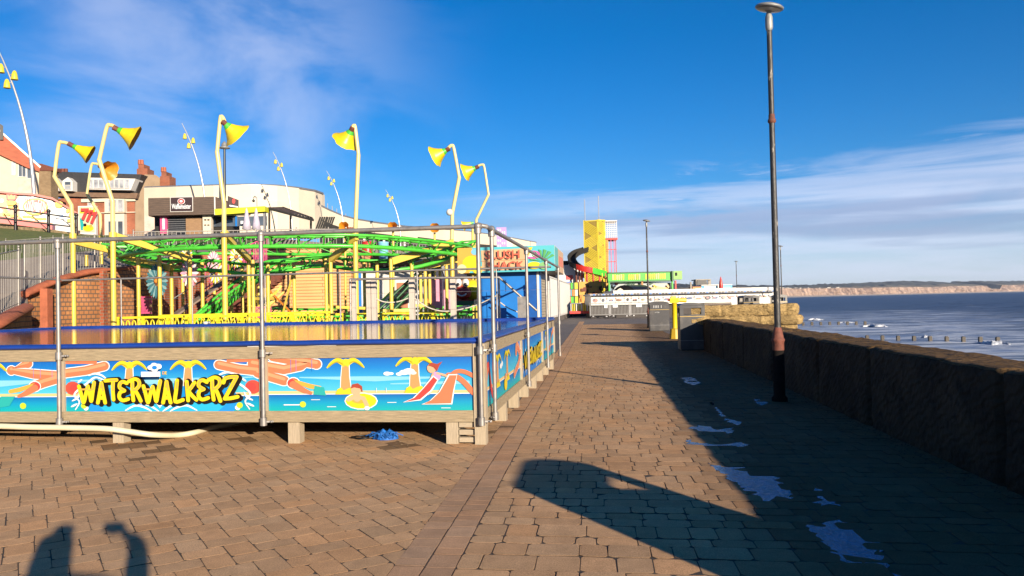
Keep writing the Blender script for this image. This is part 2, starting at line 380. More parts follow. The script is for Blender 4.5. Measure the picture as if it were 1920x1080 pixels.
# herringbone field left of the kerb strips
hb = MB(); hb.cols = []
ang = R(40); ea = Vector((cos(ang), sin(ang), 0)); eb = Vector((-sin(ang), cos(ang), 0)); W_ = .178; L_B = .268
lineP, lineN = Vector((-1.27, 0, 0)), Vector((-1, -.026, 0)).normalized()
def blk(o, a, b):
    p = [o, o+a, o+a+b, o+b]; c = (o+(a+b)*.5)
    if not (-10.6 < c.x < .2 and 3.0 < c.y < 11.5): return
    r = (c-EYE); 
    if (c-lineP).dot(lineN) < -.3 : return
    p = clip(p, lineP, lineN)
    if len(p) > 2: pave(hb, p, BROWN)
org = Vector((-1.5, 6, 0))
for i in range(-70, 70):
    for j in range(-48, 48):
        o = org + ea*(W_*i) + eb*(W_*i) + ea*(L_B*j) - eb*(L_B*j)     # herringbone lattice, 3:2 blocks
        if (o-Vector((-5,7,0))).length > 9: continue
        blk(o, ea*L_B, eb*W_); blk(o+eb*W_, ea*W_, eb*L_B)
struct(hb, 'herringbone_paving')
# kerb-side strips and the coursed walkway
wk = MB(); wk.cols = []
def pp(u, v): return Vector((u, 0, 0)) + PD*(v/PD.y)         # u = x at y = 0, v = y
for s0 in (-1.27, -1.075):
    v = 2.2
    while v < 60:
        l = rnd.choice((.13,.17,.21,.24)); pave(wk, [pp(s0, v), pp(s0+.193, v), pp(s0+.193, v+l), pp(s0, v+l)], (.39,.243,.145), chamf=.006, gap=.003); v += l
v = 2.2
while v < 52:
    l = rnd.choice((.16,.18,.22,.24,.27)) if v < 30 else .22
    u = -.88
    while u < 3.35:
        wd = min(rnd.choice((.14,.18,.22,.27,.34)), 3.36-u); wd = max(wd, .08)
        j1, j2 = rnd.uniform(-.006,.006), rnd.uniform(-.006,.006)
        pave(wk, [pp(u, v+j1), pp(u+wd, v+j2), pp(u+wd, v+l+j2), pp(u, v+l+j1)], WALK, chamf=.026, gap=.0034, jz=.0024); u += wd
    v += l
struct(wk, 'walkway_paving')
# sheet below everything, at promenade level
g = MB(); prom = mat('promenade_base', (.055,.042,.032), .95, var=.25, vs=3, bump=.5, bs=60)
SX = [ (60,-12),(4.05,-12),(3.95,3),(3.35,24.4),(5.45,25.3),(9.1,42),(14.1,66),(15,74),(12,110),(-10,420),(-60,420),(-60,-12)]
g.slab([Vector((x,y,-.0032)) for x, y in SX[1:]], (0,0,-5.3), prom)
struct(g, 'promenade_base')
tm = MB(); tar = mat('grey_tarmac', (.15,.125,.11), .9, var=.22, vs=1.2, bump=.5, bs=90, dirt=(.09,.08,.08), ds=.35)
e1 = [pp(-1.283, y) for y in (11.6, 25, 40, 60)]
tm.slab([Vector((-20,11.6,.001)), *[Vector((p.x,p.y,.001)) for p in e1], Vector((-60,60,.001)), Vector((-60,30,.001)), Vector((-20,30,.001))], (0,0,-.02), tar)
tm.slab([Vector((-60,60.01,.001)), Vector((pp(-1.283,60.01).x,60.01,.001)), Vector((3,60.01,.001)), Vector((14,68,.001)), Vector((11,110,.001)), Vector((0,200,.001)), Vector((-60,200,.001))], (0,0,-.02), tar)
tm.slab([pp(-.88,52.05)+Vector((0,0,.002)), pp(3.2,52.05)+Vector((0,0,.002)), Vector((10,52,.002)), Vector((12,60,.002)), pp(-.88,60)+Vector((0,0,.002))], (0,0,-.015), tar)
struct(tm, 'tarmac')
sl = MB(); sl.slab([Vector((2.7,24.5,.001)), Vector((5.3,25.5,.001)), Vector((8.9,42,.001)), Vector((10.5,51.9,.001)), Vector((1.9,51.9,.001))], (0,0,-.02), tar)
struct(sl, 'quay_pavement')
# puddles in the shade of the wall
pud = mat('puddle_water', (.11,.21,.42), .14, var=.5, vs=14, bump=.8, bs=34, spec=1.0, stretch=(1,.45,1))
def puddle(pts, label):
    mb = MB(); q = [gr(x, y, .0009) for x, y in pts]; out = []
    for i in range(len(q)):
        a, b = q[i], q[(i+1) % len(q)]; k = max(1, int((b-a).length/.04))
        for j in range(k):
            p = a+(b-a)*(j/k); nn = (b-a).cross(Vector((0,0,1))); nn = nn.normalized() if nn.length > 0 else nn
            f = noise.noise(p*14)*.06 + noise.noise(p*37)*.035
            out.append(p+Vector((f*1.0, f*.35, 0)))
    c = sum(out, Vector())/len(out)
    mb.add(out+[c], [(i, (i+1) % len(out), len(out)) for i in range(len(out))] if False else [tuple(range(len(out)))], pud, True)
    return tag(mb.build('puddle'), label, 'puddle', 'puddles on the shaded walkway')
puddle([(1508,984),(1545,988),(1548,978),(1575,974),(1612,985),(1640,1008),(1662,1030),(1650,1036),(1640,1030),(1655,1052),(1675,1076),(1690,1092),(1660,1098),(1640,1070),(1618,1050),(1612,1060),(1630,1085),(1606,1083),(1590,1060),(1570,1040),(1545,1018)], 'largest puddle, at the bottom edge of the shaded walkway')
puddle([(1326,866),(1336,872),(1360,876),(1400,876),(1375,880),(1400,884),(1440,888),(1462,896),(1450,900),(1470,906),(1484,922),(1478,936),(1458,930),(1440,936),(1456,949),(1440,946),(1426,934),(1408,930),(1420,924),(1396,918),(1375,900),(1350,884)], 'long ragged puddle in the middle of the shaded walkway')
puddle([(1290,803),(1308,797),(1330,800),(1345,806),(1372,802),(1376,811),(1355,814),(1330,810)], 'thin bar shaped puddle across the shaded walkway')
puddle([(1332,754),(1340,762),(1358,778),(1368,786),(1392,792),(1386,797),(1364,792),(1350,778)], 'narrow streak of water pointing up the shaded walkway')
puddle([(1278,708),(1292,706),(1304,711),(1314,718),(1302,722),(1284,717)], 'small puddle nearest to the litter bins')
puddle([(1286,826),(1292,824),(1300,830),(1330,832),(1350,834),(1388,829),(1402,834),(1396,838),(1372,835),(1330,836),(1298,836)], 'fine trickle of water between the paving joints')
puddle([(1527,914),(1545,918),(1540,924),(1562,938),(1570,950),(1556,945),(1545,948),(1530,942),(1540,938),(1530,926)], 'small broken puddle above the largest one')
puddle([(1415,748),(1432,751),(1440,756),(1428,760),(1418,755)], 'little puddle beside the foot of the near lamp post')
# ================================================================ SEA WALL
def stone_mat(name, c, moss, scale=1.0, bump=1.4):
    m = bpy.data.materials.new(name); m.use_nodes = True; MATS[name] = m; nt = m.node_tree; N = nt.nodes; L = nt.links; b = N['Principled BSDF']
    b.inputs['Roughness'].default_value = .9; b.inputs['Specular IOR Level'].default_value = .15
    tc = N.new('ShaderNodeTexCoord')
    def nz(s, d=8, r=.6, st=None):
        v = tc.outputs['Object']
        if st: mp = N.new('ShaderNodeMapping'); mp.inputs['Scale'].default_value = st; mp.inputs['Rotation'].default_value = (.3,0,.2); L.new(v, mp.inputs[0]); v = mp.outputs[0]
        t = N.new('ShaderNodeTexNoise'); t.inputs['Scale'].default_value = s; t.inputs['Detail'].default_value = d; t.inputs['Roughness'].default_value = r; L.new(v, t.inputs['Vector']); return t.outputs['Fac']
    cr = N.new('ShaderNodeValToRGB'); L.new(nz(1.3*scale, 9, .7), cr.inputs[0])
    e = cr.color_ramp.elements; e[0].position = .32; e[0].color = tuple(x*.45 for x in c)+(1,); e[1].position = .68; e[1].color = tuple(x*1.15 for x in c)+(1,)
    mr = N.new('ShaderNodeMapRange'); L.new(nz(3*scale, 9, .75), mr.inputs[0]); mr.inputs[1].default_value = .5; mr.inputs[2].default_value = .62
    mx = N.new('ShaderNodeMix'); mx.data_type = 'RGBA'; L.new(mr.outputs[0], mx.inputs[0]); L.new(cr.outputs[0], mx.inputs[6]); mx.inputs[7].default_value = (*moss, 1)
    L.new(mx.outputs[2], b.inputs['Base Color'])
    bp = N.new('ShaderNodeBump'); bp.inputs['Strength'].default_value = bump; bp.inputs['Distance'].default_value = .04; wv = N.new('ShaderNodeTexWave'); wv.bands_direction = 'Z'; wv.inputs['Scale'].default_value = 3.2; wv.inputs['Distortion'].default_value = 7; wv.inputs['Detail'].default_value = 5; wv.inputs['Detail Scale'].default_value = 2.2; mpw = N.new('ShaderNodeMapping'); mpw.inputs['Rotation'].default_value = (.5,0,0); L.new(tc.outputs['Object'], mpw.inputs[0]); L.new(mpw.outputs[0], wv.inputs['Vector']); ad = N.new('ShaderNodeMath'); ad.operation = 'MULTIPLY_ADD'; ad.inputs[1].default_value = .35; L.new(wv.outputs['Fac'], ad.inputs[0]); L.new(nz(5*scale, 10, .7, (1,1,3.2)), ad.inputs[2]); L.new(ad.outputs[0], bp.inputs['Height']); L.new(bp.outputs[0], b.inputs['Normal'])
    return m
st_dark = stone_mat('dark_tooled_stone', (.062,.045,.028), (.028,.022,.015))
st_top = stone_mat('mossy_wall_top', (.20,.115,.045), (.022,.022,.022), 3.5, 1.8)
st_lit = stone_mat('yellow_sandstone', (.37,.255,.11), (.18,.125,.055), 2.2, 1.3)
sw = thing('sea_wall', 'long dark rough stone sea wall with mossy top along the walkway', 'wall', (3.3,0,0))
def wall_run(y0, y1, name, h0=.0, inner=wall_x, th=.74, H=.96):
    mb = MB(); ny = max(2, int((y1-y0)/.07)); nzs = 12; nx = 9
    prof = [(0, -.4+ (H+.4)*k/nzs) for k in range(nzs+1)] + [(th*k/nx, H) for k in range(1, nx)] + [(th, H-k*(H+4.4)/6) for k in range(7)]
    vs = []
    for i in range(ny+1):
        y = y0+(y1-y0)*i/ny; e = min(i, ny-i)/ny*(y1-y0)
        for (px_, pz_) in prof:
            p = Vector((inner(y)+px_, y, pz_)); q = Vector((p.x*1.0, y*1.0, pz_*1.0))
            a = noise.fractal(q*2.6, 1.0, 2.0, 5)*.022 + noise.noise(Vector((y*2.2+pz_*5, pz_*9-y*4, 1)))*.014
            ed = max(0, 1-e/.07)*.05
            if px_ == 0 and pz_ < H-.01: p.x += a + ed - .0
            elif pz_ >= H-.01:
                p.z += a*.8 - ed*.8 - (.018*max(0, 1-min(px_, th-px_)/.05)); p.x += a*.5 + (ed*.6 if px_ < .1 else 0)
            else: p.x += a - ed
            vs.append(p)
    k = len(prof); mf = []; mt = []
    for i in range(ny):
        for j in range(k-1):
            (mt if nzs <= j < nzs+nx-0 else mf).append((i*k+j, i*k+j+1, (i+1)*k+j+1, (i+1)*k+j))
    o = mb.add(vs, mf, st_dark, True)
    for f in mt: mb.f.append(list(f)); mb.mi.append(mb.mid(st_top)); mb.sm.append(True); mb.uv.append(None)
    mb.add([vs[j] for j in range(k)], [tuple(range(k))], st_dark); mb.add([vs[ny*k+j] for j in range(k)], [tuple(range(k))[::-1]], st_dark)
    return mb.build(name, sw)
y = -9.0
while y < 24.3:
    l = rnd.uniform(2.1, 3.1); l = min(l, 24.3-y)
    if 24.3-(y+l) < .8: l = 24.3-y
    wall_run(y, y+l-.012, 'stone_block'); y += l
# grit and kerb at the wall foot
kb = MB()
for i in range(900):
    y = rnd.uniform(2, 23); x = wall_x(y)-abs(rnd.gauss(0, .13))-.01; r = rnd.uniform(.003,.012)
    kb.add([(x-r,y,.002),(x,y-r,.002),(x+r,y,.002),(x,y+r,.002),(x,y,.002+r)], [(0,1,4),(1,2,4),(2,3,4),(3,0,4)], sand)
tag(kb.build('grit'), kind='stuff')
# bastion of big rounded blocks where the wall turns seaward
ba = thing('stone_bastion', 'sunlit yellow sandstone parapet of rounded blocks turning out to sea', 'wall', (6,25,0))
YB0, YB1 = 24.4, 25.4
def bx(px): return onY(px, 590, YB0).x
zt, zm, zb = onY(1400, 571, YB0).z, onY(1400, 592, YB0).z, onY(1400, 610, YB0).z
def course(name, px_end, z0, z1, joints, bulge, r, y0, seed):
    x0, x1 = bx(1296), bx(px_end); path = []; n = 90
    for i in range(n+1): path.append((x0+(x1-r-x0)*i/n, y0, 0, -1))
    for i in range(1, 10): a = pi/2*i/9; path.append((x1-r+r*sin(a), y0+r-r*cos(a), sin(a), -cos(a)))
    for i in range(1, 8): path.append((x1, y0+r+(YB1-y0-r)*i/7, 1, 0))
    mb = MB(); m_ = 11; vs = []
    js = [bx(q) for q in joints]
    for (x, y, nx, ny) in path:
        jd = min([abs(x-q) for q in js]+[9]) if ny < -.5 else 9
        for k in range(m_+1):
            v = -1+2*k/m_; o = bulge*(1-abs(v)**3.0) - .045*max(0, 1-jd/.035)
            p = Vector((x, y, (z0+z1)/2+(z1-z0)/2*v)); f = noise.fractal(p*3.2+Vector((seed,0,0)), 1, 2, 5)*.045
            vs.append(Vector((p.x+nx*(o+f), p.y+ny*(o+f), p.z+(f*.5 if abs(v) == 1 and v > 0 else 0))))
    k = m_+1; L_ = len(path)
    mb.add(vs, [(i*k+j, (i+1)*k+j, (i+1)*k+j+1, i*k+j+1) for i in range(L_-1) for j in range(m_)], st_lit, True)
    top = [vs[i*k+m_] for i in range(L_)]; back = Vector((0, 0, 0)); n2 = [Vector((min(p.x, x1-.0), YB1, p.z)) for p in top]
    mb.add(top+n2, [(i, i+1, L_+i+1, L_+i) for i in range(L_-1)], st_lit, True)
    return mb.build(name, ba)
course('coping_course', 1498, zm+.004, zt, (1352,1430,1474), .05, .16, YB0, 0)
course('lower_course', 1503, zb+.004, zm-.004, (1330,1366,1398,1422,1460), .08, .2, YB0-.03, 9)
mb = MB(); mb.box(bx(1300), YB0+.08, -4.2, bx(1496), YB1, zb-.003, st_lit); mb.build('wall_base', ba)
# the harbour side wall beyond
fw = thing('far_sea_wall', 'low pale wall beyond the yellow bastion, behind the litter bins', 'wall', (12,50,0))
mb = MB(); pale = mat('pale_concrete', (.42,.38,.32), .85, var=.2, vs=1, dirt=(.25,.22,.18))
pts = [(5.3,25.9),(8.95,42),(13.9,66),(14.8,74),(11.8,110)]
for (a, b) in zip(pts, pts[1:]):
    mb.beam((a[0], a[1], -1.7), (b[0], b[1], -1.7), .5, 4.4, pale)
mb.build('wall_run', fw)
# ================================================================ SEA, COAST
SEA = -3.5
def sea_mat():
    m = bpy.data.materials.new('sea_water'); m.use_nodes = True; nt = m.node_tree; N = nt.nodes; L = nt.links; b = N['Principled BSDF']
    geo = N.new('ShaderNodeNewGeometry'); sp = N.new('ShaderNodeSeparateXYZ'); L.new(geo.outputs['Position'], sp.inputs[0])
    def nz(s, st, d=8, r=.6, dist=0.0):
        mp = N.new('ShaderNodeMapping'); mp.inputs['Scale'].default_value = st; mp.inputs['Rotation'].default_value = (0,0,R(-28)); L.new(geo.outputs['Position'], mp.inputs[0])
        t = N.new('ShaderNodeTexNoise'); t.inputs['Scale'].default_value = s; t.inputs['Detail'].default_value = d; t.inputs['Roughness'].default_value = r; t.inputs['Distortion'].default_value = dist; L.new(mp.outputs[0], t.inputs['Vector']); return t.outputs['Fac']
    def mth(op, a, b_=None):
        x = N.new('ShaderNodeMath'); x.operation = op; x.use_clamp = False
        for i, v in enumerate((a, b_)):
            if v is None: continue
            if isinstance(v, (int, float)): x.inputs[i].default_value = v
            else: L.new(v, x.inputs[i])
        return x.outputs[0]
    def mr(v, a0, a1, b0=0., b1=1.):
        x = N.new('ShaderNodeMapRange'); x.interpolation_type = 'SMOOTHSTEP'; L.new(v, x.inputs[0])
        for i, q in enumerate((a0, a1, b0, b1)): x.inputs[i+1].default_value = q
        return x.outputs[0]
    # distance from the shore (the line the groynes leave from)
    shore = mth('SUBTRACT', sp.outputs[0], mth('MULTIPLY', sp.outputs[1], .30))
    near = mr(shore, 4, 52, 1, 0)
    mid = mr(shore, 30, 120, 1, 0)
    yf = mr(sp.outputs[1], 90, 300, 1, 0); near = mth('MULTIPLY', near, yf); mid = mth('MULTIPLY', mid, mr(sp.outputs[1], 120, 420, 1, 0))
    foam = mth('MULTIPLY', mr(nz(.22, (.5,1.6,1), 10, .7, .6), .46, .58), near)
    foam2 = mth('MULTIPLY', mr(nz(.05, (.35,1.6,1), 8, .62, .3), .60, .66), mid)
    fo = mth('MAXIMUM', mth('MULTIPLY', foam, .85), foam2)
    pale_ = mth('MULTIPLY', near, .85)
    c1 = N.new('ShaderNodeMix'); c1.data_type = 'RGBA'; L.new(pale_, c1.inputs[0]); c1.inputs[6].default_value = (.046,.064,.108,1); c1.inputs[7].default_value = (.17,.215,.31,1)
    dk = N.new('ShaderNodeVectorMath'); dk.operation = 'SCALE'; L.new(c1.outputs[2], dk.inputs[0]); L.new(mr(nz(.10, (.8,2,1), 9, .7), .35, .65, .6, 1.45), dk.inputs[3])
    c2 = N.new('ShaderNodeMix'); c2.data_type = 'RGBA'; L.new(fo, c2.inputs[0]); L.new(dk.outputs[0], c2.inputs[6]); c2.inputs[7].default_value = (.55,.58,.62,1)
    L.new(c2.outputs[2], b.inputs['Base Color']); b.inputs['Roughness'].default_value = .4; b.inputs['Specular IOR Level'].default_value = .2
    bp = N.new('ShaderNodeBump'); bp.inputs['Strength'].default_value = 1.0; bp.inputs['Distance'].default_value = 1.2
    L.new(mth('ADD', nz(.16, (.8,1.8,1), 10, .7, .2), mth('MULTIPLY', nz(1.2, (.6,1.6,1), 4, .6), .12)), bp.inputs['Height']); L.new(bp.outputs[0], b.inputs['Normal'])
    return m
seam = sea_mat(); mb = MB()
def swell(x, y):
    d = x-.30*y; k = max(0, 1-abs(d-45)/55)
    return (sin((x*.86-y*.5)*.32+noise.noise(Vector((x,y,0))*.02)*6)*.22 + noise.noise(Vector((x*.06, y*.15, 3)))*.3 + noise.noise(Vector((x*.2, y*.4, 7)))*.15)*(.25+.75*k)
NXs, NYs = 150, 220
vs = []
for j in range(NYs+1):
    y = -20+ 1.2*j if j < 130 else 136+ (j-130)*4.0
    for i in range(NXs+1):
        x = 3.0+ i*.9 if i < 100 else 93+(i-100)*5
        vs.append((x, y, SEA+swell(x, y)*max(0, min(1, (340-x)/80, (490-y)/80))))
mb.add(vs, [(j*(NXs+1)+i, j*(NXs+1)+i+1, (j+1)*(NXs+1)+i+1, (j+1)*(NXs+1)+i) for j in range(NYs) for i in range(NXs)], seam, True)
x1, y1 = 3.0+.0+0+343-3.0, 136+90*4.0
x1 = 93+50*5; S = 16000
for a in ([(x1,-20),(S,-20),(S,y1),(x1,y1)], [(3,y1),(S,y1),(S,S),(3,S)], [(-9000,1400),(3,1400),(3,S),(-9000,S)]):
    mb.slab([Vector((p[0],p[1],SEA)) for p in a], (0,0,0), seam)
struct(mb, 'sea')
bc = MB(); beach_m = mat('wet_sand', (.16,.12,.09), .7, var=.2)
bc.slab([Vector((-100,-40,-5.2)), Vector((14000,-40,-5.2)), Vector((14000,15000,-5.2)), Vector((-9000,15000,-5.2)), Vector((-9000,421,-5.2)), Vector((-100,421,-5.2))], (0,0,-1), beach_m)
struct(bc, 'beach')
foamm = mat('sea_foam', (.75,.78,.82), .7, var=.2, vs=2, bump=1.0, bs=5, dirt=(.12,.15,.20), ds=.9, lo=.48, hi=.62)
def breaker(px0, px1, py, label, hgt=.5, dep=2.0, seed=0):
    mb = MB(); a, b = gr(px0, py, SEA), gr(px1, py, SEA); n = 46; vs = []; dn = (b-a).normalized(); nn = Vector((-dn.y, dn.x, 0))
    m_ = 9
    for i in range(n+1):
        t = i/n; e = sin(pi*t)**.5; c = a+(b-a)*t + nn*noise.noise(Vector((t*4, seed, 0)))*dep*.8
        for j in range(m_):
            s_ = j/(m_-1); p = c+nn*((s_-.5)*dep*(.3+.7*e)*(1+.5*noise.noise(Vector((t*9, s_*2, seed)))))
            z = SEA-.3 + e*(hgt*(sin(pi*s_)**.8)*(.6+.9*abs(noise.noise(Vector((t*14, s_*3, seed+4)))))+.35)
            vs.append((p.x, p.y, z))
    mb.add(vs, [(i*m_+j, i*m_+j+1, (i+1)*m_+j+1, (i+1)*m_+j) for i in range(n) for j in range(m_-1)], foamm, True)
    return tag(mb.build('breaking_wave'), label, 'wave', 'small waves breaking by the groynes')
breaker(1826, 1905, 646, 'white breaking wave behind the near groyne posts at the right edge', .38, 2.0, 1)
breaker(1612, 1668, 612, 'breaking wave where the farther groyne row ends', .4, 3.2, 2)
breaker(1510, 1545, 600, 'small white wave just beyond the yellow bastion', .35, 3.0, 3)
breaker(1724, 1748, 633, 'tiny white crest between the near groyne posts', .25, 1.2, 4)
breaker(1560, 1612, 606, 'low line of foam along the farther groyne row', .3, 2.0, 5)
gw = mat('wet_groyne_wood', (.06,.045,.03), .6, var=.3)
mb = MB(); mb.box(-.16,-.16,-2,.16,.16,.55, gw, (0,0,1)); mb.box(-.12,-.12,.55,.12,.12,.6, gw)
gp = None; names = ['first','second','third','fourth','fifth','sixth','seventh','eighth','ninth','tenth']
near = [(1626+28.6*i+.25*i*i, 634.5+.55*i) for i in range(9)]
far = [(1506+16.6*i, 607-.2*i) for i in range(8)]
for row, lst in (('near', near), ('farther', far)):
    for i, (x, yb) in enumerate(lst):
        p = gr(x, yb+4, SEA); lab = f'{names[i]} post from the left in the {row} groyne row'
        if gp is None: gp = mb.build('groyne_post'); gp.location = p; tag(gp, lab, 'groyne post', 'groyne posts standing in the sea')
        else: c = gp.copy(); C.objects.link(c); c.location = p; c['label'] = lab; c.scale = (1,1,1) if row == 'near' else (1.2,1.2,1.1)
# far coast: cliffs, strand, wooded hills
coast = []
for k in range(0, 161):
    t = k/160; px_ = 1180+t*860; d = 1900+t*7200+ 260*noise.noise(Vector((t*5,0,0)))
    coast.append((px_, d))
clm = bpy.data.materials.new('chalk_clay_cliff'); clm.use_nodes = True
nt = clm.node_tree; N = nt.nodes; L = nt.links; b = N['Principled BSDF']; b.inputs['Roughness'].default_value = .95
tc = N.new('ShaderNodeTexCoord'); mp = N.new('ShaderNodeMapping'); mp.inputs['Scale'].default_value = (.014,.014,.006); L.new(tc.outputs['Object'], mp.inputs[0])
nz_ = N.new('ShaderNodeTexNoise'); nz_.inputs['Scale'].default_value = 1; nz_.inputs['Detail'].default_value = 8; nz_.inputs['Roughness'].default_value = .7; L.new(mp.outputs[0], nz_.inputs[0])
cr = N.new('ShaderNodeValToRGB'); L.new(nz_.outputs[0], cr.inputs[0]); e = cr.color_ramp.elements; e[0].position = .36; e[0].color = (.085,.05,.04,1); e[1].position = .66; e[1].color = (.38,.27,.20,1)
L.new(cr.outputs[0], b.inputs['Base Color'])
wdm = mat('distant_woods', (.045,.055,.05), .95, var=.5, vs=.006)
fld = mat('distant_fields', (.16,.13,.085), .95, var=.4, vs=.004)
strand = mat('pale_strand', (.62,.52,.42), .9, var=.1, vs=.01)
def cz(px_, k):      # heights in metres from the picture rows
    return k
mb = MB(); vs = []; rows = 8
for i, (px_, d) in enumerate(coast):
    h = 30+ (px_-1180)/860*42 + 7*noise.noise(Vector((i*.09,1,0)))*1.0 + 4*noise.noise(Vector((i*.4,2,0)))
    if 1862 < px_ < 1880: h *= .45
    base = at(px_, 560, d)
    for j in range(rows+1):
        s_ = j/rows; back = s_*h*.7 + 14*noise.noise(Vector((i*.55, s_*2.5, 5)))*(d/3000)
        q = Vector((base.x, base.y, SEA+6+h*s_)) + FH*back; vs.append(q)
mb.add(vs, [(i*(rows+1)+j, (i+1)*(rows+1)+j, (i+1)*(rows+1)+j+1, i*(rows+1)+j+1) for i in range(len(coast)-1) for j in range(rows)], clm)
top = [vs[i*(rows+1)+rows] for i in range(len(coast))]
struct(mb, 'cliffs')
mb = MB(); q = []
for i, (px_, d) in enumerate(coast):
    base = at(px_, 560, d); q += [Vector((base.x, base.y, SEA-.3))-FH*(30+d*.035), Vector((base.x, base.y, SEA+9))+FH*8]
mb.add(q, [(2*i, 2*i+2, 2*i+3, 2*i+1) for i in range(len(coast)-1)], strand); struct(mb, 'far_beach')
mb = MB(); vs = []; rr = 10
for i, (px_, d) in enumerate(coast):
    hh = 24 + 24*max(0, noise.noise(Vector((i*.018+.3, 4, 0)))+.45) + (px_-1180)/860*30
    if 1700 < px_ < 1850: hh += 16*sin(pi*(px_-1700)/150)
    for j in range(rr+1):
        s_ = j/rr; p = top[i]+FH*(s_*900); p.z += hh*s_**.8 + (5 if j > 1 else 0)*noise.noise(Vector((i*.9, j*1.7, 2)))*(1+d/4000); vs.append(p)
mb.add(vs, [(i*(rr+1)+j, (i+1)*(rr+1)+j, (i+1)*(rr+1)+j+1, i*(rr+1)+j+1) for i in range(len(coast)-1) for j in range(2)], fld)
o_ = 0
for i in range(len(coast)-1):
    for j in range(2, rr): mb.f.append([i*(rr+1)+j, (i+1)*(rr+1)+j, (i+1)*(rr+1)+j+1, i*(rr+1)+j+1]); mb.mi.append(mb.mid(wdm)); mb.sm.append(False); mb.uv.append(None)
struct(mb, 'hills')
mb = MB(); whh = mat('distant_white_walls', (.7,.66,.6), .8)
for i in range(46):
    k = rnd.choice([rnd.randint(38, 62), rnd.randint(38,62), rnd.randint(20, 75)]); p = top[k]+FH*rnd.uniform(20, 160); l = rnd.uniform(6, 26)
    mb.box(p.x-l/2, p.y-4, p.z-2, p.x+l/2, p.y+4, p.z+rnd.uniform(4, 8), whh)
tag(mb.build('distant_village'), kind='stuff')
# ================================================================ TRAMPOLINE / WATER PLATFORM
X1, X0, Y0, Y1 = -1.5, -14.6, 8.6, 18.6
dk = thing('water_play_platform', 'timber framed water play platform with cartoon pool banners and grey tube rails', 'platform', (-8, 13, 0))
BAY = 2.62; bays = [X1-BAY*i for i in range(6)]
mb = MB(); g_ = (1,0,0)
# front and side rails (beams), each board with its own grain
for i in range(5):
    a, b = bays[i+1], bays[i]
    mb.box(a+.003, Y0, 1.0, b-.003-(.13 if i == 0 else 0), Y0+.045, 1.143, wood, g_); mb.box(a+.003, Y0, .255, b-.003-(.13 if i == 0 else 0), Y0+.045, .385, wood, g_)
ys = [Y0+3.5*i for i in range(4)]; ys[-1] = Y1
for i in range(3):
    mb.box(X1-.045, ys[i]+(.13 if i == 0 else .003), 1.0, X1, ys[i+1]-.003, 1.143, wood, (0,1,0)); mb.box(X1-.045, ys[i]+(.13 if i == 0 else .003), .255, X1, ys[i+1]-.003, .385, wood, (0,1,0))
mb.box(X0, Y1-.045, .255, X1-.05, Y1, 1.143, wood, g_); mb.box(X0, Y0+.05, .255, X0+.045, Y1-.05, 1.143, wood, (0,1,0))
mb.build('rail_beam', dk)
for i in range(1, 6):
    x = bays[i]; mb = MB(); mb.box(x-.07, Y0-.012, .385, x+.03, Y0+.05, 1.0, woodlt, (0,0,1)); mb.build('timber_post', dk)
mb = MB(); mb.box(X1-.125, Y0-.014, .2, X1+.012, Y0+.125, 1.143, woodlt, (0,0,1))
for k in range(1, 6): mb.box(X1-.125+.0228*k-.002, Y0-.0155, .21, X1-.125+.0228*k+.002, Y0-.0135, 1.14, wood)
mb.build('corner_post', dk)
for y in ys[1:]:
    mb = MB(); mb.box(X1-.05, y-.10, .385, X1+.014, y-.002, 1.0, woodlt, (0,0,1)); mb.build('timber_post', dk)
# legs and the little stacked blocks under the corner
def leg(x, y, s=.14):
    mb = MB(); mb.box(x, y, 0, x+s, y+s, .255, woodlt, (0,0,1)); mb.build('leg', dk)
for x in (-1.96, -3.86, -6.1, -8.4, -11, -13.2): leg(x, Y0+.03)
leg(X1-.12, Y0-.01, .13)
for y in (10.3, 11.6, 12.9, 14.2, 15.5, 16.8, 18.2): leg(X1-.16, y, .15)
for x in (-4.2,-7,-10,-13): 
    for y in (11.5, 14.5, 17.5): leg(x, y)
mb = MB(); 
for k in range(3): mb.box(-1.81, Y0+.03, .02+.085*k, X1-.125, Y0+.11, .075+.085*k, woodlt, (1,0,0))
mb.build('corner_blocking', dk)
mb = MB(); mb.box(X0+.06, Y0+.06, 1.03, X1-.06, Y1-.06, 1.09, dark); mb.build('deck_board', dk)
# wet cover
wet = bpy.data.materials.new('wet_cover'); wet.use_nodes = True
nt = wet.node_tree; N = nt.nodes; L = nt.links; b = N['Principled BSDF']; b.inputs['Base Color'].default_value = (.10,.055,.03,1); b.inputs['Roughness'].default_value = .05
b.inputs['Specular IOR Level'].default_value = .8
tc = N.new('ShaderNodeTexCoord'); mp = N.new('ShaderNodeMapping'); mp.inputs['Scale'].default_value = (1,1.6,1); L.new(tc.outputs['Object'], mp.inputs[0])
t1 = N.new('ShaderNodeTexNoise'); t1.inputs['Scale'].default_value = 7; t1.inputs['Detail'].default_value = 5; L.new(mp.outputs[0], t1.inputs[0])
bp = N.new('ShaderNodeBump'); bp.inputs['Strength'].default_value = .22; bp.inputs['Distance'].default_value = .012; L.new(t1.outputs[0], bp.inputs['Height']); L.new(bp.outputs[0], b.inputs['Normal'])
bluec = mat('blue_vinyl', (.012,.055,.33), .35, var=.2, vs=4, bump=.2, bs=6, spec=.5)
mb = MB(); mb.box(X0+.1, Y0+.1, 1.10, X1-.1, Y1-.1, 1.175, wet); mb.build('water_cover', dk)
mb = MB()
def pad(a, b, w, h):    # padded edging
    a, b = Vector(a), Vector(b); n = int((b-a).length/.12); pts = []
    for i in range(n+1):
        p = a+(b-a)*(i/n); pts.append(p+Vector((noise.noise(p*3)*.008, noise.noise(p*3+Vector((5,0,0)))*.008, noise.noise(p*2.1)*.006)))
    mb.tube(pts, .5, bluec, 14, sx=w, sy=h)
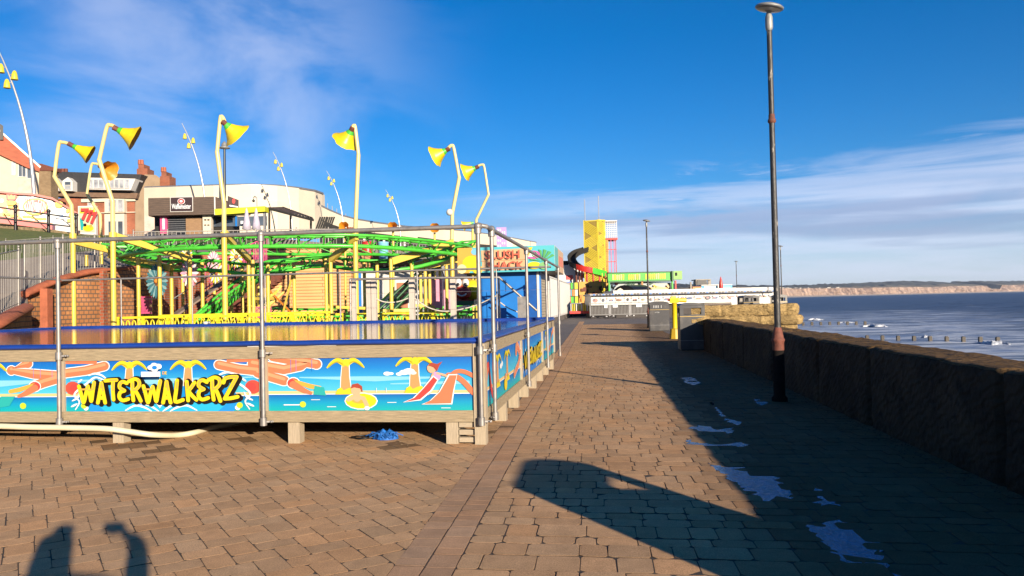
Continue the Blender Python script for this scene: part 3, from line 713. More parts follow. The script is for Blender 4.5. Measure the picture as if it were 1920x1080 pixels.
pad((X0,Y0+.035,1.178), (X1,Y0+.035,1.178), .13, .066); pad((X1-.09,Y0,1.178), (X1-.09,Y1,1.178), .24, .07)
pad((X0,Y1-.06,1.185), (X1,Y1-.06,1.185), .2, .09); pad((X0+.06,Y0,1.178), (X0+.06,Y1,1.178), .2, .08)
mb.build('edge_padding', dk)
# tubes
ZR, RT = 2.47, .026
mb = MB()
mb.tube([(X0, Y0-.06, ZR), (X1+.02, Y0-.06, ZR)], RT, galv, 12); mb.build('top_rail', dk)
mb = MB(); mb.tube([(X1+.06, Y0-.02, ZR), (X1+.06, Y1+.9, ZR)], RT, galv, 12); mb.build('top_rail', dk)
mb = MB(); mb.tube([(X0, Y1+.05, ZR-.02), (X1-.05, Y1+.05, ZR-.02)], RT, galv, 10)
mb.tube([(X0, Y1+.05, 1.9), (X1-.05, Y1+.05, 1.9)], .003, steel, 6); mb.build('top_rail', dk)
mb = MB(); mb.tube([(X0, Y0, ZR), (X0, Y1, ZR)], RT, galv, 10); mb.build('top_rail', dk)
def pole(x, y, z0=.24, z1=2.47, side=0):
    mb = MB(); mb.cyl((x,y,z0), (x,y,z1), RT*.95, galv, 12)
    for z in (.27, 1.07, z1-.04):      # clamps
        if z < z0: continue
        mb.cyl((x,y,z-.045), (x,y,z+.045), RT*1.55, galv, 12)
        if z < 2: 
            d = Vector((1,0,0)) if side == 0 else Vector((0,-1,0))
            mb.beam(Vector((x,y,z))+d*.02, Vector((x,y,z))+d*.11+ (Vector((0,.03,0)) if side == 0 else Vector((-.03,0,0))), .02, .02, galv); mb.sphere(Vector((x,y,z))+d*.1+Vector((0,-.012,0)), .014, galv, 8, 6)
    mb.sphere((x,y,z1), RT*1.75, galv, 10, 8)
    mb.build('rail_pole', dk)
for i in range(6): pole(bays[i]+(-.03 if i == 0 else 0), Y0-.06)
for y in (8.95, 12.5, 16.05, 19.45): pole(X1+.06, y, side=1)
for x in (-2.9,-4.9,-6.9,-8.9,-10.9,-12.9): 
    mb = MB(); mb.cyl((x,Y1+.05,.3), (x,Y1+.05,ZR), .02, galv, 8); mb.build('rail_pole', dk)
for y in (11, 13.5, 16): 
    mb = MB(); mb.cyl((X0,y,.3), (X0,y,ZR), .022, galv, 8); mb.build('rail_pole', dk)
mb = MB(); mb.tube([(X1-.05,Y0-.06,ZR),(X1+.0,Y0-.05,ZR+.01),(X1+.06,Y0,ZR)], RT, galv, 10); mb.sphere((X1-.01,Y0-.05,ZR), RT*1.6, galv, 8, 6); mb.build('corner_joint', dk)
# ---- cartoon banners, printed flat
def flat(name, c, r=.45): return mat(name, c, r, var=.03, vs=1.5)
def grad(name, cols, z0, z1):
    m = bpy.data.materials.new(name); m.use_nodes = True; nt = m.node_tree; N = nt.nodes; L = nt.links; b = N['Principled BSDF']; b.inputs['Roughness'].default_value = .45
    g = N.new('ShaderNodeNewGeometry'); s = N.new('ShaderNodeSeparateXYZ'); L.new(g.outputs['Position'], s.inputs[0])
    mr = N.new('ShaderNodeMapRange'); L.new(s.outputs[2], mr.inputs[0]); mr.inputs[1].default_value = z0; mr.inputs[2].default_value = z1
    cr = N.new('ShaderNodeValToRGB'); L.new(mr.outputs[0], cr.inputs[0]); e = cr.color_ramp.elements
    e[0].position = cols[0][0]; cols = [(q_, tuple(x*.78 for x in c_)) for q_, c_ in cols]; e[0].color = (*cols[0][1], 1); e[1].position = cols[-1][0]; e[1].color = (*cols[-1][1], 1)
    for p, c in cols[1:-1]: q = e.new(p); q.color = (*c, 1)
    L.new(cr.outputs[0], b.inputs['Base Color']); return m
psky = grad('printed_sky', [(.0,(.07,.45,.58)),(.35,(.03,.34,.58)),(.7,(.004,.18,.52)),(1,(.003,.10,.42))], .6, 1.0)
pwat = grad('printed_water', [(0,(.0,.36,.36)),(.5,(.0,.26,.46)),(1,(.0,.09,.38))], .385, .58)
pcor = flat('printed_coral', (.78,.20,.09)); pcord = flat('printed_dark_coral', (.62,.08,.05)); pcorl = flat('printed_light_coral', (.86,.34,.17))
ppal = flat('printed_palm_yellow', (.80,.64,.02)); ppald = flat('printed_palm_shade', (.42,.36,.01)); ptr = flat('printed_trunk', (.72,.33,.12)); pskin = flat('printed_skin', (.86,.45,.26))
pred = flat('printed_red', (.72,.06,.05)); pwh = flat('printed_white', (.85,.88,.9)); psand = flat('printed_sand', (.84,.58,.26)); pyel = flat('printed_yellow', (.90,.66,.01)); pblk = flat('printed_black', (.008,.004,.004))
pora = flat('printed_orange', (.88,.42,.06)); pball = flat('printed_ball', (.55,.75,.03)); phair = flat('printed_hair', (.40,.06,.03)); pblue = flat('printed_blue', (.01,.22,.70)); ppink = flat('printed_pink', (.72,.35,.62)); pteal = flat('printed_teal', (.02,.42,.40)); plb = flat('printed_light_blue', (.25,.62,.82))
class Art:
    def __init__(s, mb, mapf, n): s.mb, s.f, s.n, s.k = mb, mapf, Vector(n), 0
    def P(s, pts, m, lay=None):
        s.k += 1; o = .0012*(lay if lay is not None else 3)+s.k*.00006
        v = [s.f(x, y)+s.n*o for x, y in pts]
        s.mb.add(v, [tuple(range(len(v)))], m)
    def S(s, pts, w, m, lay=3, cap=True):
        n = len(pts); ws = w if isinstance(w, (list, tuple)) else [w]*n; lft, rgt = [], []
        for i in range(n):
            a, b = pts[max(i-1,0)], pts[min(i+1,n-1)]; dx, dy = b[0]-a[0], b[1]-a[1]; l = sqrt(dx*dx+dy*dy) or 1; nx, ny = -dy/l*ws[i]/2, dx/l*ws[i]/2
            lft.append((pts[i][0]+nx, pts[i][1]+ny)); rgt.append((pts[i][0]-nx, pts[i][1]-ny))
        for i in range(n-1):
            s.k += 1; o = .0012*lay+s.k*.00003; q = [s.f(*c)+s.n*o for c in (lft[i], lft[i+1], rgt[i+1], rgt[i])]; s.mb.add(q, [(0,1,2,3)], m)
        if cap:
            for i in range(n): s.D(pts[i], ws[i]/2, m, lay)
    def D(s, c, r, m, lay=3, ry=None, n=14): s.k += 1; o = .0012*lay+s.k*.00003; v = [s.f(c[0]+cos(2*pi*i/n)*r, c[1]+sin(2*pi*i/n)*(ry or r))+s.n*o for i in range(n)]; s.mb.add(v, [tuple(range(n))], m)
def sm2(pts, sub=5): return [(v.x, v.y) for v in smooth([Vector((a, b, 0)) for a, b in pts], sub)]
def palm(A, x, y, s=1.0, base=True):
    A.S([(x,y+64*s),(x-1*s,y+30*s),(x,y+6*s)], [24*s,18*s,15*s], pwh, 2, False); A.S([(x,y+64*s),(x-1*s,y+30*s),(x,y+6*s)], [21*s,15*s,12*s], ptr, 3, False)
    if base: A.P([(x-20*s,y+64*s),(x-16*s,y+54*s),(x-9*s,y+50*s),(x-4*s,y+56*s),(x+4*s,y+52*s),(x+12*s,y+50*s),(x+18*s,y+58*s),(x+21*s,y+64*s)], ppal, 4)
    for sg in (-1, 1):
        pts = sm2([(x,y+5*s),(x+sg*14*s,y-3*s),(x+sg*26*s,y+2*s),(x+sg*35*s,y+12*s)], 4); n = len(pts)
        A.S(pts, [(13-11*i/(n-1))*s for i in range(n)], ppal, 5, False)
        A.S([(a, b+3*s) for a, b in pts[1:-2]], [2.2*s]*(n-3), ppald, 6, False)
    A.D((x+1*s,y+1*s), 7*s, ppal, 6)
def slide_tube(A, pts, w):
    A.S(pts, w+3.5, pwh, 2); A.S(pts, w, pcor, 3); A.S([(a, b-w*.18) for a, b in pts], w*.34, pcorl, 4)
def mouth(A, x, y, sg=1):
    A.D((x,y), 13, pwh, 4, 12); A.D((x,y), 11.5, pcord, 4, 10); A.D((x-sg*3,y), 8, pred, 5, 7.5)
    A.S([(x,y+3),(x+sg*22,y+16),(x+sg*33,y+20)], [15,10,6], pcor, 5); A.S([(x,y-4),(x+sg*30,y+6),(x+sg*50,y+10)], [7,9,8], pora, 4)
def banner_base(A, x0, x1, yt, yb, ymid):
    A.P([(x0,yt),(x1,yt),(x1,ymid),(x0,ymid)], psky, 0); A.P([(x0,ymid),(x1,ymid),(x1,yb),(x0,yb)], pwat, 0)
    A.P([(x0,ymid-7),(x1,ymid-7),(x1,ymid),(x0,ymid)], psand, 1); A.P([(x0,ymid-1.6),(x1,ymid-1.6),(x1,ymid),(x0,ymid)], pwh, 2)
def panel_front(i, art):
    a, b = bays[i+1]+.03, bays[i]-(.13 if i == 0 else .07)
    mb = MB(); mb.box(a, Y0+.02, .38, b, Y0+.035, 1.005, white)
    art(mb, a, b); return mb.build('banner_panel', dk)
def mapper(a, b):       # 0..380 across, 0..104 down
    return lambda u, v: Vector((a+(b-a)*u/380, Y0+.02, 1.0-.615*v/104))
def art_kids(mb, a, b):
    A = Art(mb, mapper(a, b), (0,-1,0)); banner_base(A, 0, 380, 0, 104, 72)
    A.S([(60,38),(200,42),(330,40)], [2,10,2], plb, 1); A.S([(230,52),(370,50)], [2,7], plb, 1)
    slide_tube(A, [(-30,10),(30,22),(62,15),(92,12),(40,2),(10,-4)], 19); slide_tube(A, [(-20,28),(30,44)], 19); A.P([(-40,-30),(130,-30),(130,-.5),(-40,-.5)], white, -1); mouth(A, 48, 49)
    A.P([(88,54),(106,58),(110,74),(86,72)], pteal, 5)
    palm(A, 147, 8); palm(A, 275, 6)
    for x, y, r in ((224,32,7),(231,32,5),(255,30,9),(264,28,11),(246,33,6),(272,31,6)): A.D((x,y), r, pwh, 3, r*.55)
    # swimmer in a rubber ring
    A.D((175,85), 31, pwh, 4, 17); A.D((175,85), 29, pyel, 5, 15); A.D((172,84), 14, pora, 6, 6)
    A.S([(152,82),(166,76),(180,80),(186,94)], 8, pskin, 7); A.S([(166,66),(168,80)], 13, pskin, 7); A.D((166,64), 9.5, pskin, 8); A.P([(157,60),(160,52),(170,50),(178,56),(179,68),(174,60),(164,58)], phair, 9); A.D((186,99), 5, pwh, 8, 4)
    # slide with a girl coming down
    A.S(sm2([(380,70),(362,48),(348,38),(336,36)]), 10, pcor, 6); A.S(sm2([(390,44),(366,30),(348,30),(338,44)]), 8, pcor, 6)
    A.P([(336,34),(352,34),(346,66),(342,92),(286,92),(300,86),(318,68)], pwh, 6); A.P([(338,36),(351,36),(344,66),(340,90),(290,91),(304,84),(320,68)], pcor, 7)
    A.P([(308,36),(318,44),(306,66),(286,84),(252,88),(270,80),(288,62)], pwh, 6); A.P([(309,39),(316,45),(303,65),(284,82),(256,87),(274,79),(290,62)], pred, 7)
    A.S([(298,70),(306,58),(313,40)], 8, pskin, 8); A.D((314,38), 8, ppink, 9, 9); A.S([(316,32),(330,36),(340,42)], 4, pskin, 9); A.S([(308,34),(302,50)], 4, pskin, 9); A.D((306,22), 8.5, pskin, 9, 9.5); A.P([(300,16),(306,11),(316,14),(326,9),(320,18),(316,28),(310,20)], phair, 10)
    A.S([(204,60),(204,68)], 1, pwh, 4); A.S([(222,60),(222,68)], 1, pwh, 4); A.S([(30,92),(60,92)], 2, pwh, 3); A.D((66,91), 6, pball, 6)
    for x, y in ((120,96),(232,88),(330,99),(90,82)): A.S([(x-8,y),(x+8,y)], 1.2, pwh, 5)
    for x in (44,54,84): A.S([(x,2),(x,26)], .8, pblue, 3, False)
LET = {
 'W1': [[(212,430),(232,505),(255,590),(280,500),(298,430)],[(298,430),(318,520),(330,575),(345,480),(358,395)]],
 'A1': [[(392,592),(410,500),(428,400)],[(428,400),(445,500),(462,592)],[(405,545),(452,545)]],
 'T': [[(466,378),(520,374),(572,372)],[(540,378),(536,470),(542,562)]],
 'E1': [[(668,404),(636,390),(606,405),(602,446),(646,476)],[(646,476),(606,494),(598,540),(630,570),(682,556)]],
 'R1': [[(722,388),(722,480),(730,570)],[(690,386),(740,364),(780,380),(786,425),(752,466),(728,470)],[(748,472),(775,520),(800,575)]],
 'W2': [[(826,432),(846,505),(868,590),(892,500),(912,440)],[(912,440),(932,520),(946,578),(964,480),(984,385)]],
 'A2': [[(1008,592),(1026,500),(1042,392)],[(1042,392),(1058,500),(1078,592)],[(1020,545),(1066,545)]],
 'L': [[(1140,380),(1130,480),(1122,582),(1192,566)]],
 'K': [[(1228,392),(1234,480),(1240,572)],[(1300,402),(1266,452),(1240,482)],[(1244,484),(1280,530),(1316,566)]],
 'E2': [[(1412,398),(1378,380),(1344,394),(1340,436),(1384,466)],[(1384,466),(1346,484),(1338,532),(1370,564),(1424,548)]],
 'R2': [[(1462,376),(1464,470),(1474,566)],[(1430,378),(1482,354),(1526,372),(1530,418),(1496,458),(1470,462)],[(1492,464),(1514,512),(1536,578)]],
 'Z': [[(1566,404),(1582,366),(1630,352),(1686,350)],[(1686,350),(1632,452),(1576,556)],[(1576,556),(1632,552),(1692,538)]]}
def art_title(mb, a, b):
    A = Art(mb, mapper(a, b), (0,-1,0)); T = lambda x, y: ((x-50)/1815*380, (y-188)/495*104)
    banner_base(A, 0, 380, 0, 104, 74)
    A.S([(10,40),(180,44),(370,36)], [2,12,2], plb, 1)
    for sg, c in ((1, 0), (-1, 380)):
        slide_tube(A, [(c+sg*(-10), 26), (c+sg*40, 20), (c+sg*78, 11)], 18)
        A.S([(c-sg*5, 2), (c+sg*60, 3)], 7, pcor, 3); A.D((c+sg*14, 56), 15, pcord, 4, 14); A.D((c+sg*18, 56), 10, pred, 5, 9)
    for x in (128, 243): palm(A, x, 8, 1.0, False); A.P([(x-12,68),(x+12,68),(x+10,78),(x-10,78)], ptr, 3)
    # splash behind the lettering
    blu = flat('printed_wave_blue', (.01,.30,.82)); blm = flat('printed_wave_mid', (.02,.48,.85))
    A.P([(40,74),(70,58),(120,52),(190,56),(250,52),(320,58),(345,76),(330,104),(50,104)], blu, 4)
    A.P([(60,86),(110,70),(150,96),(185,84),(220,96),(260,70),(320,86),(300,104),(80,104)], blm, 5)
    W = [[(20,100),(28,84),(18,70),(30,56),(44,46),(60,34),(78,40),(92,50)],[(14,82),(24,76),(30,66)],[(12,94),(24,88)],[(26,44),(34,38)],[(48,30),(60,26),(74,30),(86,40)],
         [(120,102),(140,92),(158,96),(172,104)],[(150,88),(168,92),(186,104)]]
    for sg in (1, -1):
        for s_ in W:
            q = sm2([((x if sg == 1 else 380-x), y) for x, y in s_]); n = len(q); A.S(q, [3.6*sin(pi*(.12+.8*i/(n-1)))+.6 for i in range(n)], pwh, 6)
        c = 0 if sg == 1 else 380; A.D((c+sg*38, 92), 6, pball, 8); A.D((c+sg*42, 97), 5, pwh, 7)
    A.P([(182,86),(190,97),(198,86),(190,90)], pwh, 7)
    for k, st in LET.items():       # black body, thrown down and right
        for s_ in st: q = sm2([T(x+13, y+16) for x, y in s_], 4); A.S(q, 11.5, pblk, 9)
        for s_ in st: q = sm2([T(x, y) for x, y in s_], 4); A.S(q, 11.5, pblk, 9)
    for k, st in LET.items():
        for s_ in st:
            q = sm2([T(x, y) for x, y in s_], 4); A.S(q, 7.4, pyel, 11)
            h = [c for c in q if c[1] < 60]
            if len(h) > 2: A.S([(x+.8, y) for x, y in h[len(h)//3:]], 3.4, pora, 13)
    # small badge of the park
    for x, y, r in ((178,14,6),(185,10,7),(193,12,7),(186,17,7)): A.D((x, y), r, pwh, 9, r*.8)
    A.D((186,14), 5, pblue, 11, 4)
    for ch, x, m in zip('BAYSIDE', (169.5,174.6,179.6,184.8,190,193.4,198.6), (pblue,pyel,pora,pred,pteal,pora,pyel)):
        mb.text(ch, m, .050, A.f(x, 29)+Vector((0,-.018,0)), (1,0,0), (0,0,1), bold=.0012)
    A.P([(168,21),(205,21),(205,31),(168,31)], pwh, 10)
    mb.text('FUN PARK', pblue, .034, A.f(171, 36.5)+Vector((0,-.019,0)), (1,0,0), (0,0,1), width=.20)
def art_left(mb, a, b):
    A = Art(mb, mapper(a, b), (0,-1,0)); banner_base(A, 0, 380, 0, 104, 74)
    A.S([(120,42),(250,46),(372,40)], [2,14,2], plb, 1)
    slide_tube(A, [(376,30),(330,26),(284,18),(318,4)], 19); slide_tube(A, [(384,34),(350,44),(334,50)], 20); mouth(A, 332, 52, -1); A.D((308,92), 6.5, pball, 6)
    A.P([(262,72),(292,72),(280,92),(256,96)], pteal, 5)
    palm(A, 240, 8); palm(A, 120, 8); 
    for x in (330, 344, 368): A.S([(x,2),(x,34)], .8, pblue, 3, False)
art_f = [art_kids, art_title, art_left, art_title, art_kids]
for i in range(5): panel_front(i, art_f[i])
def side_map(a, b): return lambda u, v: Vector((X1-.018, a+(b-a)*u/380, 1.0-.615*v/104))
def side_panel(a, b, kind):
    mb = MB(); mb.box(X1-.034, a, .38, X1-.019, b, 1.005, white); A = Art(mb, side_map(a, b), (1,0,0)); banner_base(A, 0, 380, 0, 104, 72)
    if kind == 'kids':
        A.S(sm2([(0,60),(14,30),(30,24),(48,70),(60,88)]), 12, pred, 4); A.S(sm2([(0,90),(12,50),(24,30)]), 9, pcor, 4)
        palm(A, 110, 16); palm(A, 210, 16); A.D((140,38), 12, pwh, 3, 6); A.D((152,34), 9, pwh, 3, 6)
        A.D((186,84), 16, pyel, 5, 15); A.D((188,68), 8, pskin, 6)
        slide_tube(A, sm2([(380,40),(340,10),(320,24),(330,6)]), 20); slide_tube(A, sm2([(376,30),(350,56),(310,70),(290,78)]), 16)
    elif kind == 'title':
        A.P([(30,104),(40,60),(120,44),(300,40),(350,70),(360,104)], pblue, 3)
        for sg in (0, 1):
            for s_ in ([(20,96),(40,70),(34,50),(70,30)],[(60,96),(90,84),(130,100)]):
                A.S(sm2([((380-x if sg else x), y) for x, y in s_]), 4, pwh, 4)
        T = lambda x, y: ((x-50)/1815*380, (y-188)/495*104-4)
        for lay, w_, m, dx in ((6, 12, pblk, 10), (8, 7.6, pyel, 0)):
            for st in LET.values():
                for s_ in st: A.S(sm2([T(x+dx, y+dx) for x, y in s_], 3), w_, m, lay)
    else:
        palm(A, 120, 12); slide_tube(A, sm2([(380,10),(300,30),(250,60),(220,80)]), 18); A.D((80,30), 14, pwh, 3, 7)
    mb.build('banner_panel', dk)
side_panel(Y0+.13, ys[1]-.10, 'kids'); side_panel(ys[1], ys[2]-.10, 'title'); side_panel(ys[2], ys[3]-.10, 'plain')
mb = MB(); mb.sphere(onY(386, 605.5, 15.8), .05, white, 10, 8, (1.3,1,.7)); mb.sphere(onY(392, 605, 15.8), .035, steel, 8, 6)
for q in (): pass
o = mb.build('gull'); tag(o, 'small white gull sitting on the wet blue cover', 'bird')
# ---- things on the ground by the platform
mb = MB(); hose = mat('cream_hose', (.80,.72,.50), .45, var=.08)
hp = [onY(x, y, 8.44) for x, y in [(-120,795),(0,799),(60,801),(130,802),(200,804)]]+[onY(240,809,8.5), onY(285,815,8.62), gr(330,816,.035), gr(365,811,.035), gr(392,803,.035)]; mb.tube(smooth(hp, 8)+[Vector((hp[-1].x+.5, hp[-1].y+1.2, .035))], .034, hose, 12); tag(mb.build('hose'), 'thick cream hose lying along the ground in front of the platform', 'hose')
mb = MB(); bag = mat('blue_rope_tangle', (.01,.16,.60), .6, var=.4, vs=20, bump=.6, bs=40); c = gr(722, 823, .0); rr_ = random.Random(3)
vs = []; n = 16
for i in range(11):
    a = pi*i/10*.5
    for j in range(n):
        b_ = 2*pi*j/n; q = Vector((cos(a)*cos(b_)*.15, cos(a)*sin(b_)*.11, sin(a)*.10)); f = 1+noise.noise(q*22)*.35+noise.noise(q*60)*.2; vs.append(c+q*f+Vector((0,0,.003)))
mb.add(vs, [(i*n+j, i*n+(j+1) % n, (i+1)*n+(j+1) % n, (i+1)*n+j) for i in range(10) for j in range(n)], bag, True)
for k in range(30):
    p0 = c+Vector((rr_.uniform(-.13,.13), rr_.uniform(-.12,0), .02)); mb.tube(smooth([p0, p0+Vector((rr_.uniform(-.08,.08),-.03,.07)), p0+Vector((rr_.uniform(-.12,.12),.02,.02))], 4), .006, bag, 5)
tag(mb.build('blue_rope'), 'crumpled bundle of blue rope under the platform', 'rope')
mb = MB(); c = gr(683, 821, .01); pts = [c+Vector((cos(t*.9)*(.13+.03*sin(t*.37)), sin(t*.9)*(.09+.02*cos(t*.5)), .012+.004*sin(t*2))) for t in range(26)]
mb.tube(smooth(pts, 3), .006, black, 6); tag(mb.build('cable_coil'), 'loose coil of thin black cable beside the blue rope', 'cable')
mb = MB(); lm = mat('dry_litter', (.30,.21,.12), .9, var=.5, vs=30)
for k in range(140):
    p = gr(rr_.choice([rr_.uniform(620,680), rr_.uniform(730,830)]), rr_.uniform(806, 836), .004); s_ = rr_.uniform(.006,.022)
    a = rr_.uniform(0, 6.3); mb.add([p+Vector((cos(a)*s_, sin(a)*s_, 0)), p+Vector((cos(a+2)*s_, sin(a+2)*s_, s_*.5)), p+Vector((cos(a+4)*s_, sin(a+4)*s_*.5, 0))], [(0,1,2)], lm)
tag(mb.build('leaf_litter'), kind='stuff')
# ================================================================ STREET THINGS ON THE RIGHT
postm = mat('peeling_black_post', (.030,.028,.028), .5, var=.4, vs=20, dirt=(.26,.23,.19), ds=9, stretch=(1,1,.35), lo=.59, hi=.67, bump=.4, bs=30)
postb = mat('dark_post_base', (.016,.013,.012), .9, spec=.1, var=.4, vs=10, bump=.4, bs=30)
lamph = mat('lamp_head_grey', (.33,.33,.32), .5, .3, var=.25, vs=10)
lens = mat('lamp_lens', (.55,.55,.52), .2)
def lamp_post(loc, label, group='lamp posts along the sea wall', lean=0.0):
    t = thing('lamp_post', label, 'lamp post', loc, group)
    mb = MB(); mb.M = None; o = Vector(loc)
    mb.lathe([(.12,0),(.12,.05),(.088,.09),(.086,.78)], postb, o, 16); mb.build('lower_shaft', t)
    mb = MB(); mb.lathe([(.088,.78),(.089,.80),(.088,.90),(.101,.925),(.101,.950),(.088,.965),(.086,.98),(.072,1.06),(.056,1.12),(.050,1.13)], rust, o, 16); mb.build('rusty_collar', t)
    mb = MB(); mb.lathe([(.050,1.12),(.047,3.0),(.043,4.3),(.040,5.85)], postm, o, 14); mb.build('upper_shaft', t)
    mb = MB(); mb.lathe([(.045,4.28),(.062,4.30),(.062,4.33),(.048,4.35),(.048,4.40),(.044,4.42)], rust, o, 14); mb.build('joint_ring', t)
    mb = MB(); mb.lathe([(.042,5.72),(.058,5.76),(.058,5.92),(.04,5.98),(.03,6.02)], lamph, o, 14); mb.build('neck', t)
    mb = MB(); ax = Vector((.18,-.10,1)).normalized(); oo = o+Vector((0,0,6.02))
    mb.lathe([(.05,0),(.10,.015),(.205,.035),(.215,.05),(.215,.065),(.19,.085),(.09,.12),(.001,.135)], lamph, oo, 24, ax); h = mb.build('lamp_head', t)
    mb = MB(); mb.lathe([(.001,.004),(.11,.012),(.18,.026)], lens, oo-ax*.004, 20, ax, cap=False); mb.build('lens', h)
    return t
b0 = gr(1462, 752); l0 = lamp_post(tuple(b0), 'nearest black lamp post with peeling paint and rusty collar beside the sea wall')
p = at(1216.5, 600, 43.5); copy_tree(l0, (p.x, p.y, 0), 'black lamp post rising behind the two litter bins and the yellow telescope')
p = at(1466, 560, 68); copy_tree(l0, (p.x, p.y, 0), 'slim lamp post seen just right of the nearest one, out on the quay')
p = at(1382, 560, 95); copy_tree(l0, (p.x, p.y, 0), 'most distant lamp post, standing at the right end of the white fairground stall')
# litter bins
binm = mat('charcoal_bin', (.062,.06,.062), .42, var=.15, vs=5, dirt=(.10,.09,.08), ds=2)
gold = mat('gold_band', (.62,.42,.12), .4, .3); bwhite = mat('bin_lettering', (.7,.7,.68), .5)
def litter_bin(loc, label, rz=0.0, w=.76, d=.66, H=1.47, sign=False, slot_block=False):
    t = thing('litter_bin', label, 'litter bin', loc, 'charcoal litter bins along the sea wall', rz)
    x, y = w/2, d/2; zo0, zo1 = H-.36, H-.16
    def B(name, fn, par=t): mb = MB(); fn(mb); return mb.build(name, par, shift=False)
    def body(mb):
        mb.hexa([(-x,-y,.03),(x,-y,.03),(x,y,.03),(-x,y,.03),(-x,-y,zo0-.07),(x,-y,zo0-.07),(x,y,zo0-.07),(-x,y,zo0-.07)], binm)
        mb.box(-x+.03,-y+.03,0,x-.03,y-.03,.03, black)
    B('body', body)
    def hood(mb):
        for sx in (-1,1):
            for sy in (-1,1): 
                cx, cy = sx*(x-.055), sy*(y-.045); mb.box(cx-.055, cy-.045, zo0-.049, cx+.055, cy+.045, zo1, binm)
        mb.box(-x,-y,zo1+.001,x,y,zo1+.075, binm); mb.box(-x+.11,-y,zo0-.049,x-.11,-y+.03,zo0, binm); mb.box(-x+.11,y-.03,zo0-.049,x-.11,y,zo0, binm)
        # a short inner baffle, leaves half of the opening clear
        mb.box(x-.30,-.02,zo0-.05,x-.11,.02,zo1, black)
        if slot_block: mb.box(-x+.08,-y+.30,zo0-.05,x-.31,y-.30,zo0+.07, black); mb.box(-x+.06,-y+.11,zo0-.05,-x+.09,y-.11,zo1-.05, black)  # added inside the unseen bin to narrow the bright slot in its shadow
    B('hood', hood)
    def lid(mb):
        n = 12; vs = []
        for i in range(n+1):
            u = -1+2*i/n; zz = zo1+.078+.085*(1-u*u)**.8 if abs(u) < 1 else zo1+.078
            for yy in (-y-.02, y+.02): vs.append((u*(x+.02), yy, zz))
        fs = [(2*i, 2*i+2, 2*i+3, 2*i+1) for i in range(n)]; mb.add(vs, fs, binm, True)
        mb.add([vs[2*i] for i in range(n+1)], [tuple(range(n+1))[::-1]], binm); mb.add([vs[2*i+1] for i in range(n+1)], [tuple(range(n+1))], binm); mb.add([vs[0],vs[1],vs[-1],vs[-2]], [(0,1,2,3)], binm)
    B('lid', lid)
    def band(mb):
        mb.box(-x-.004,-y-.004,zo0-.069,x+.004,y+.004,zo0-.05, gold)
    B('gold_band', band)
    B('lower_band', lambda mb: (mb.box(-x-.003,-y-.003,.30,x+.003,y+.003,.312, steel)))
    if sign:
        def sg(mb):
            for k in range(6):
                if k != 4: mb.box(-x+.18+k*.075, -y-.006, zo0+.03, -x+.205+k*.075, -y-.002, zo1-.04, bwhite)
            mb.text('LITTER', bwhite, .075, (-x+.24, -y-.008, zo0-.22), (1,0,0), (0,0,1))
        B('lettering', sg)
        B('side_panel', lambda mb: mb.box(-x+.10, -y-.001, zo0-.001, x-.10, -y+.02, zo1-.001, binm))
    return t
p = gr(1299, 657); litter_bin((p.x, p.y+.33, 0), 'nearest charcoal litter bin with gold band and open slot, left of the sea wall end', R(3))
p = gr(1237, 621); litter_bin((p.x, p.y+.4, 0), 'charcoal litter bin with white lettering standing left of the yellow telescope', R(2), .95, .8, 1.5, True)
for px_, d, lb, rz in ((1397, 46, 'leftmost of the three bins behind the yellow bastion wall', .5), (1411, 47, 'middle one of the three bins behind the yellow bastion wall', .1), (1461, 44, 'bin behind the yellow bastion wall, just left of the distant slim lamp post', .2)):
    p = at(px_, 560, d); litter_bin((p.x, p.y, 0), lb, rz, .68, .6, 1.72)
litter_bin((2.66, 2.52, 0), 'litter bin out of frame whose long shadow with a bright slot falls on the walkway', R(1.5), .66, .90, 1.46, slot_block=True)
# coin telescope
t = thing('seaside_telescope', 'bright yellow coin telescope on a post between the two litter bins', 'telescope', tuple(gr(1266, 635)))
o = Vector(ORG[t.name]); ty = mat('telescope_yellow', (.85,.62,.01), .4, var=.06); tyd = mat('telescope_base_yellow', (.62,.40,.02), .5, var=.1)
mb = MB(); mb.lathe([(.24,0),(.235,.03),(.19,.35),(.19,.40),(.10,.42)], tyd, o, 8, smooth=False); mb.build('pedestal', t)
mb = MB(); mb.lathe([(.10,.42),(.095,1.42),(.12,1.44)], ty, o, 14); mb.build('post', t)
mb = MB(); h = o+Vector((.02,0,1.54)); mb.box(h.x-.20,h.y-.13,h.z-.10,h.x+.14,h.y+.13,h.z+.10, ty); mb.cyl(h+Vector((-.16,-.02,.10)), h+Vector((.05,.02,.10)), .07, ty, 12); hd = mb.build('head', t)
mb = MB(); mb.cyl(h+Vector((.12,.0,.01)), h+Vector((.44,.10,.0)), .075, ty, 14, .09); mb.cyl(h+Vector((.44,.10,0)), h+Vector((.46,.107,0)), .07, black, 14); mb.build('barrel', t)
mb = MB(); mb.cyl(h+Vector((-.20,-.02,.02)), h+Vector((-.28,-.03,.03)), .045, red, 10); mb.build('eyepiece', t)
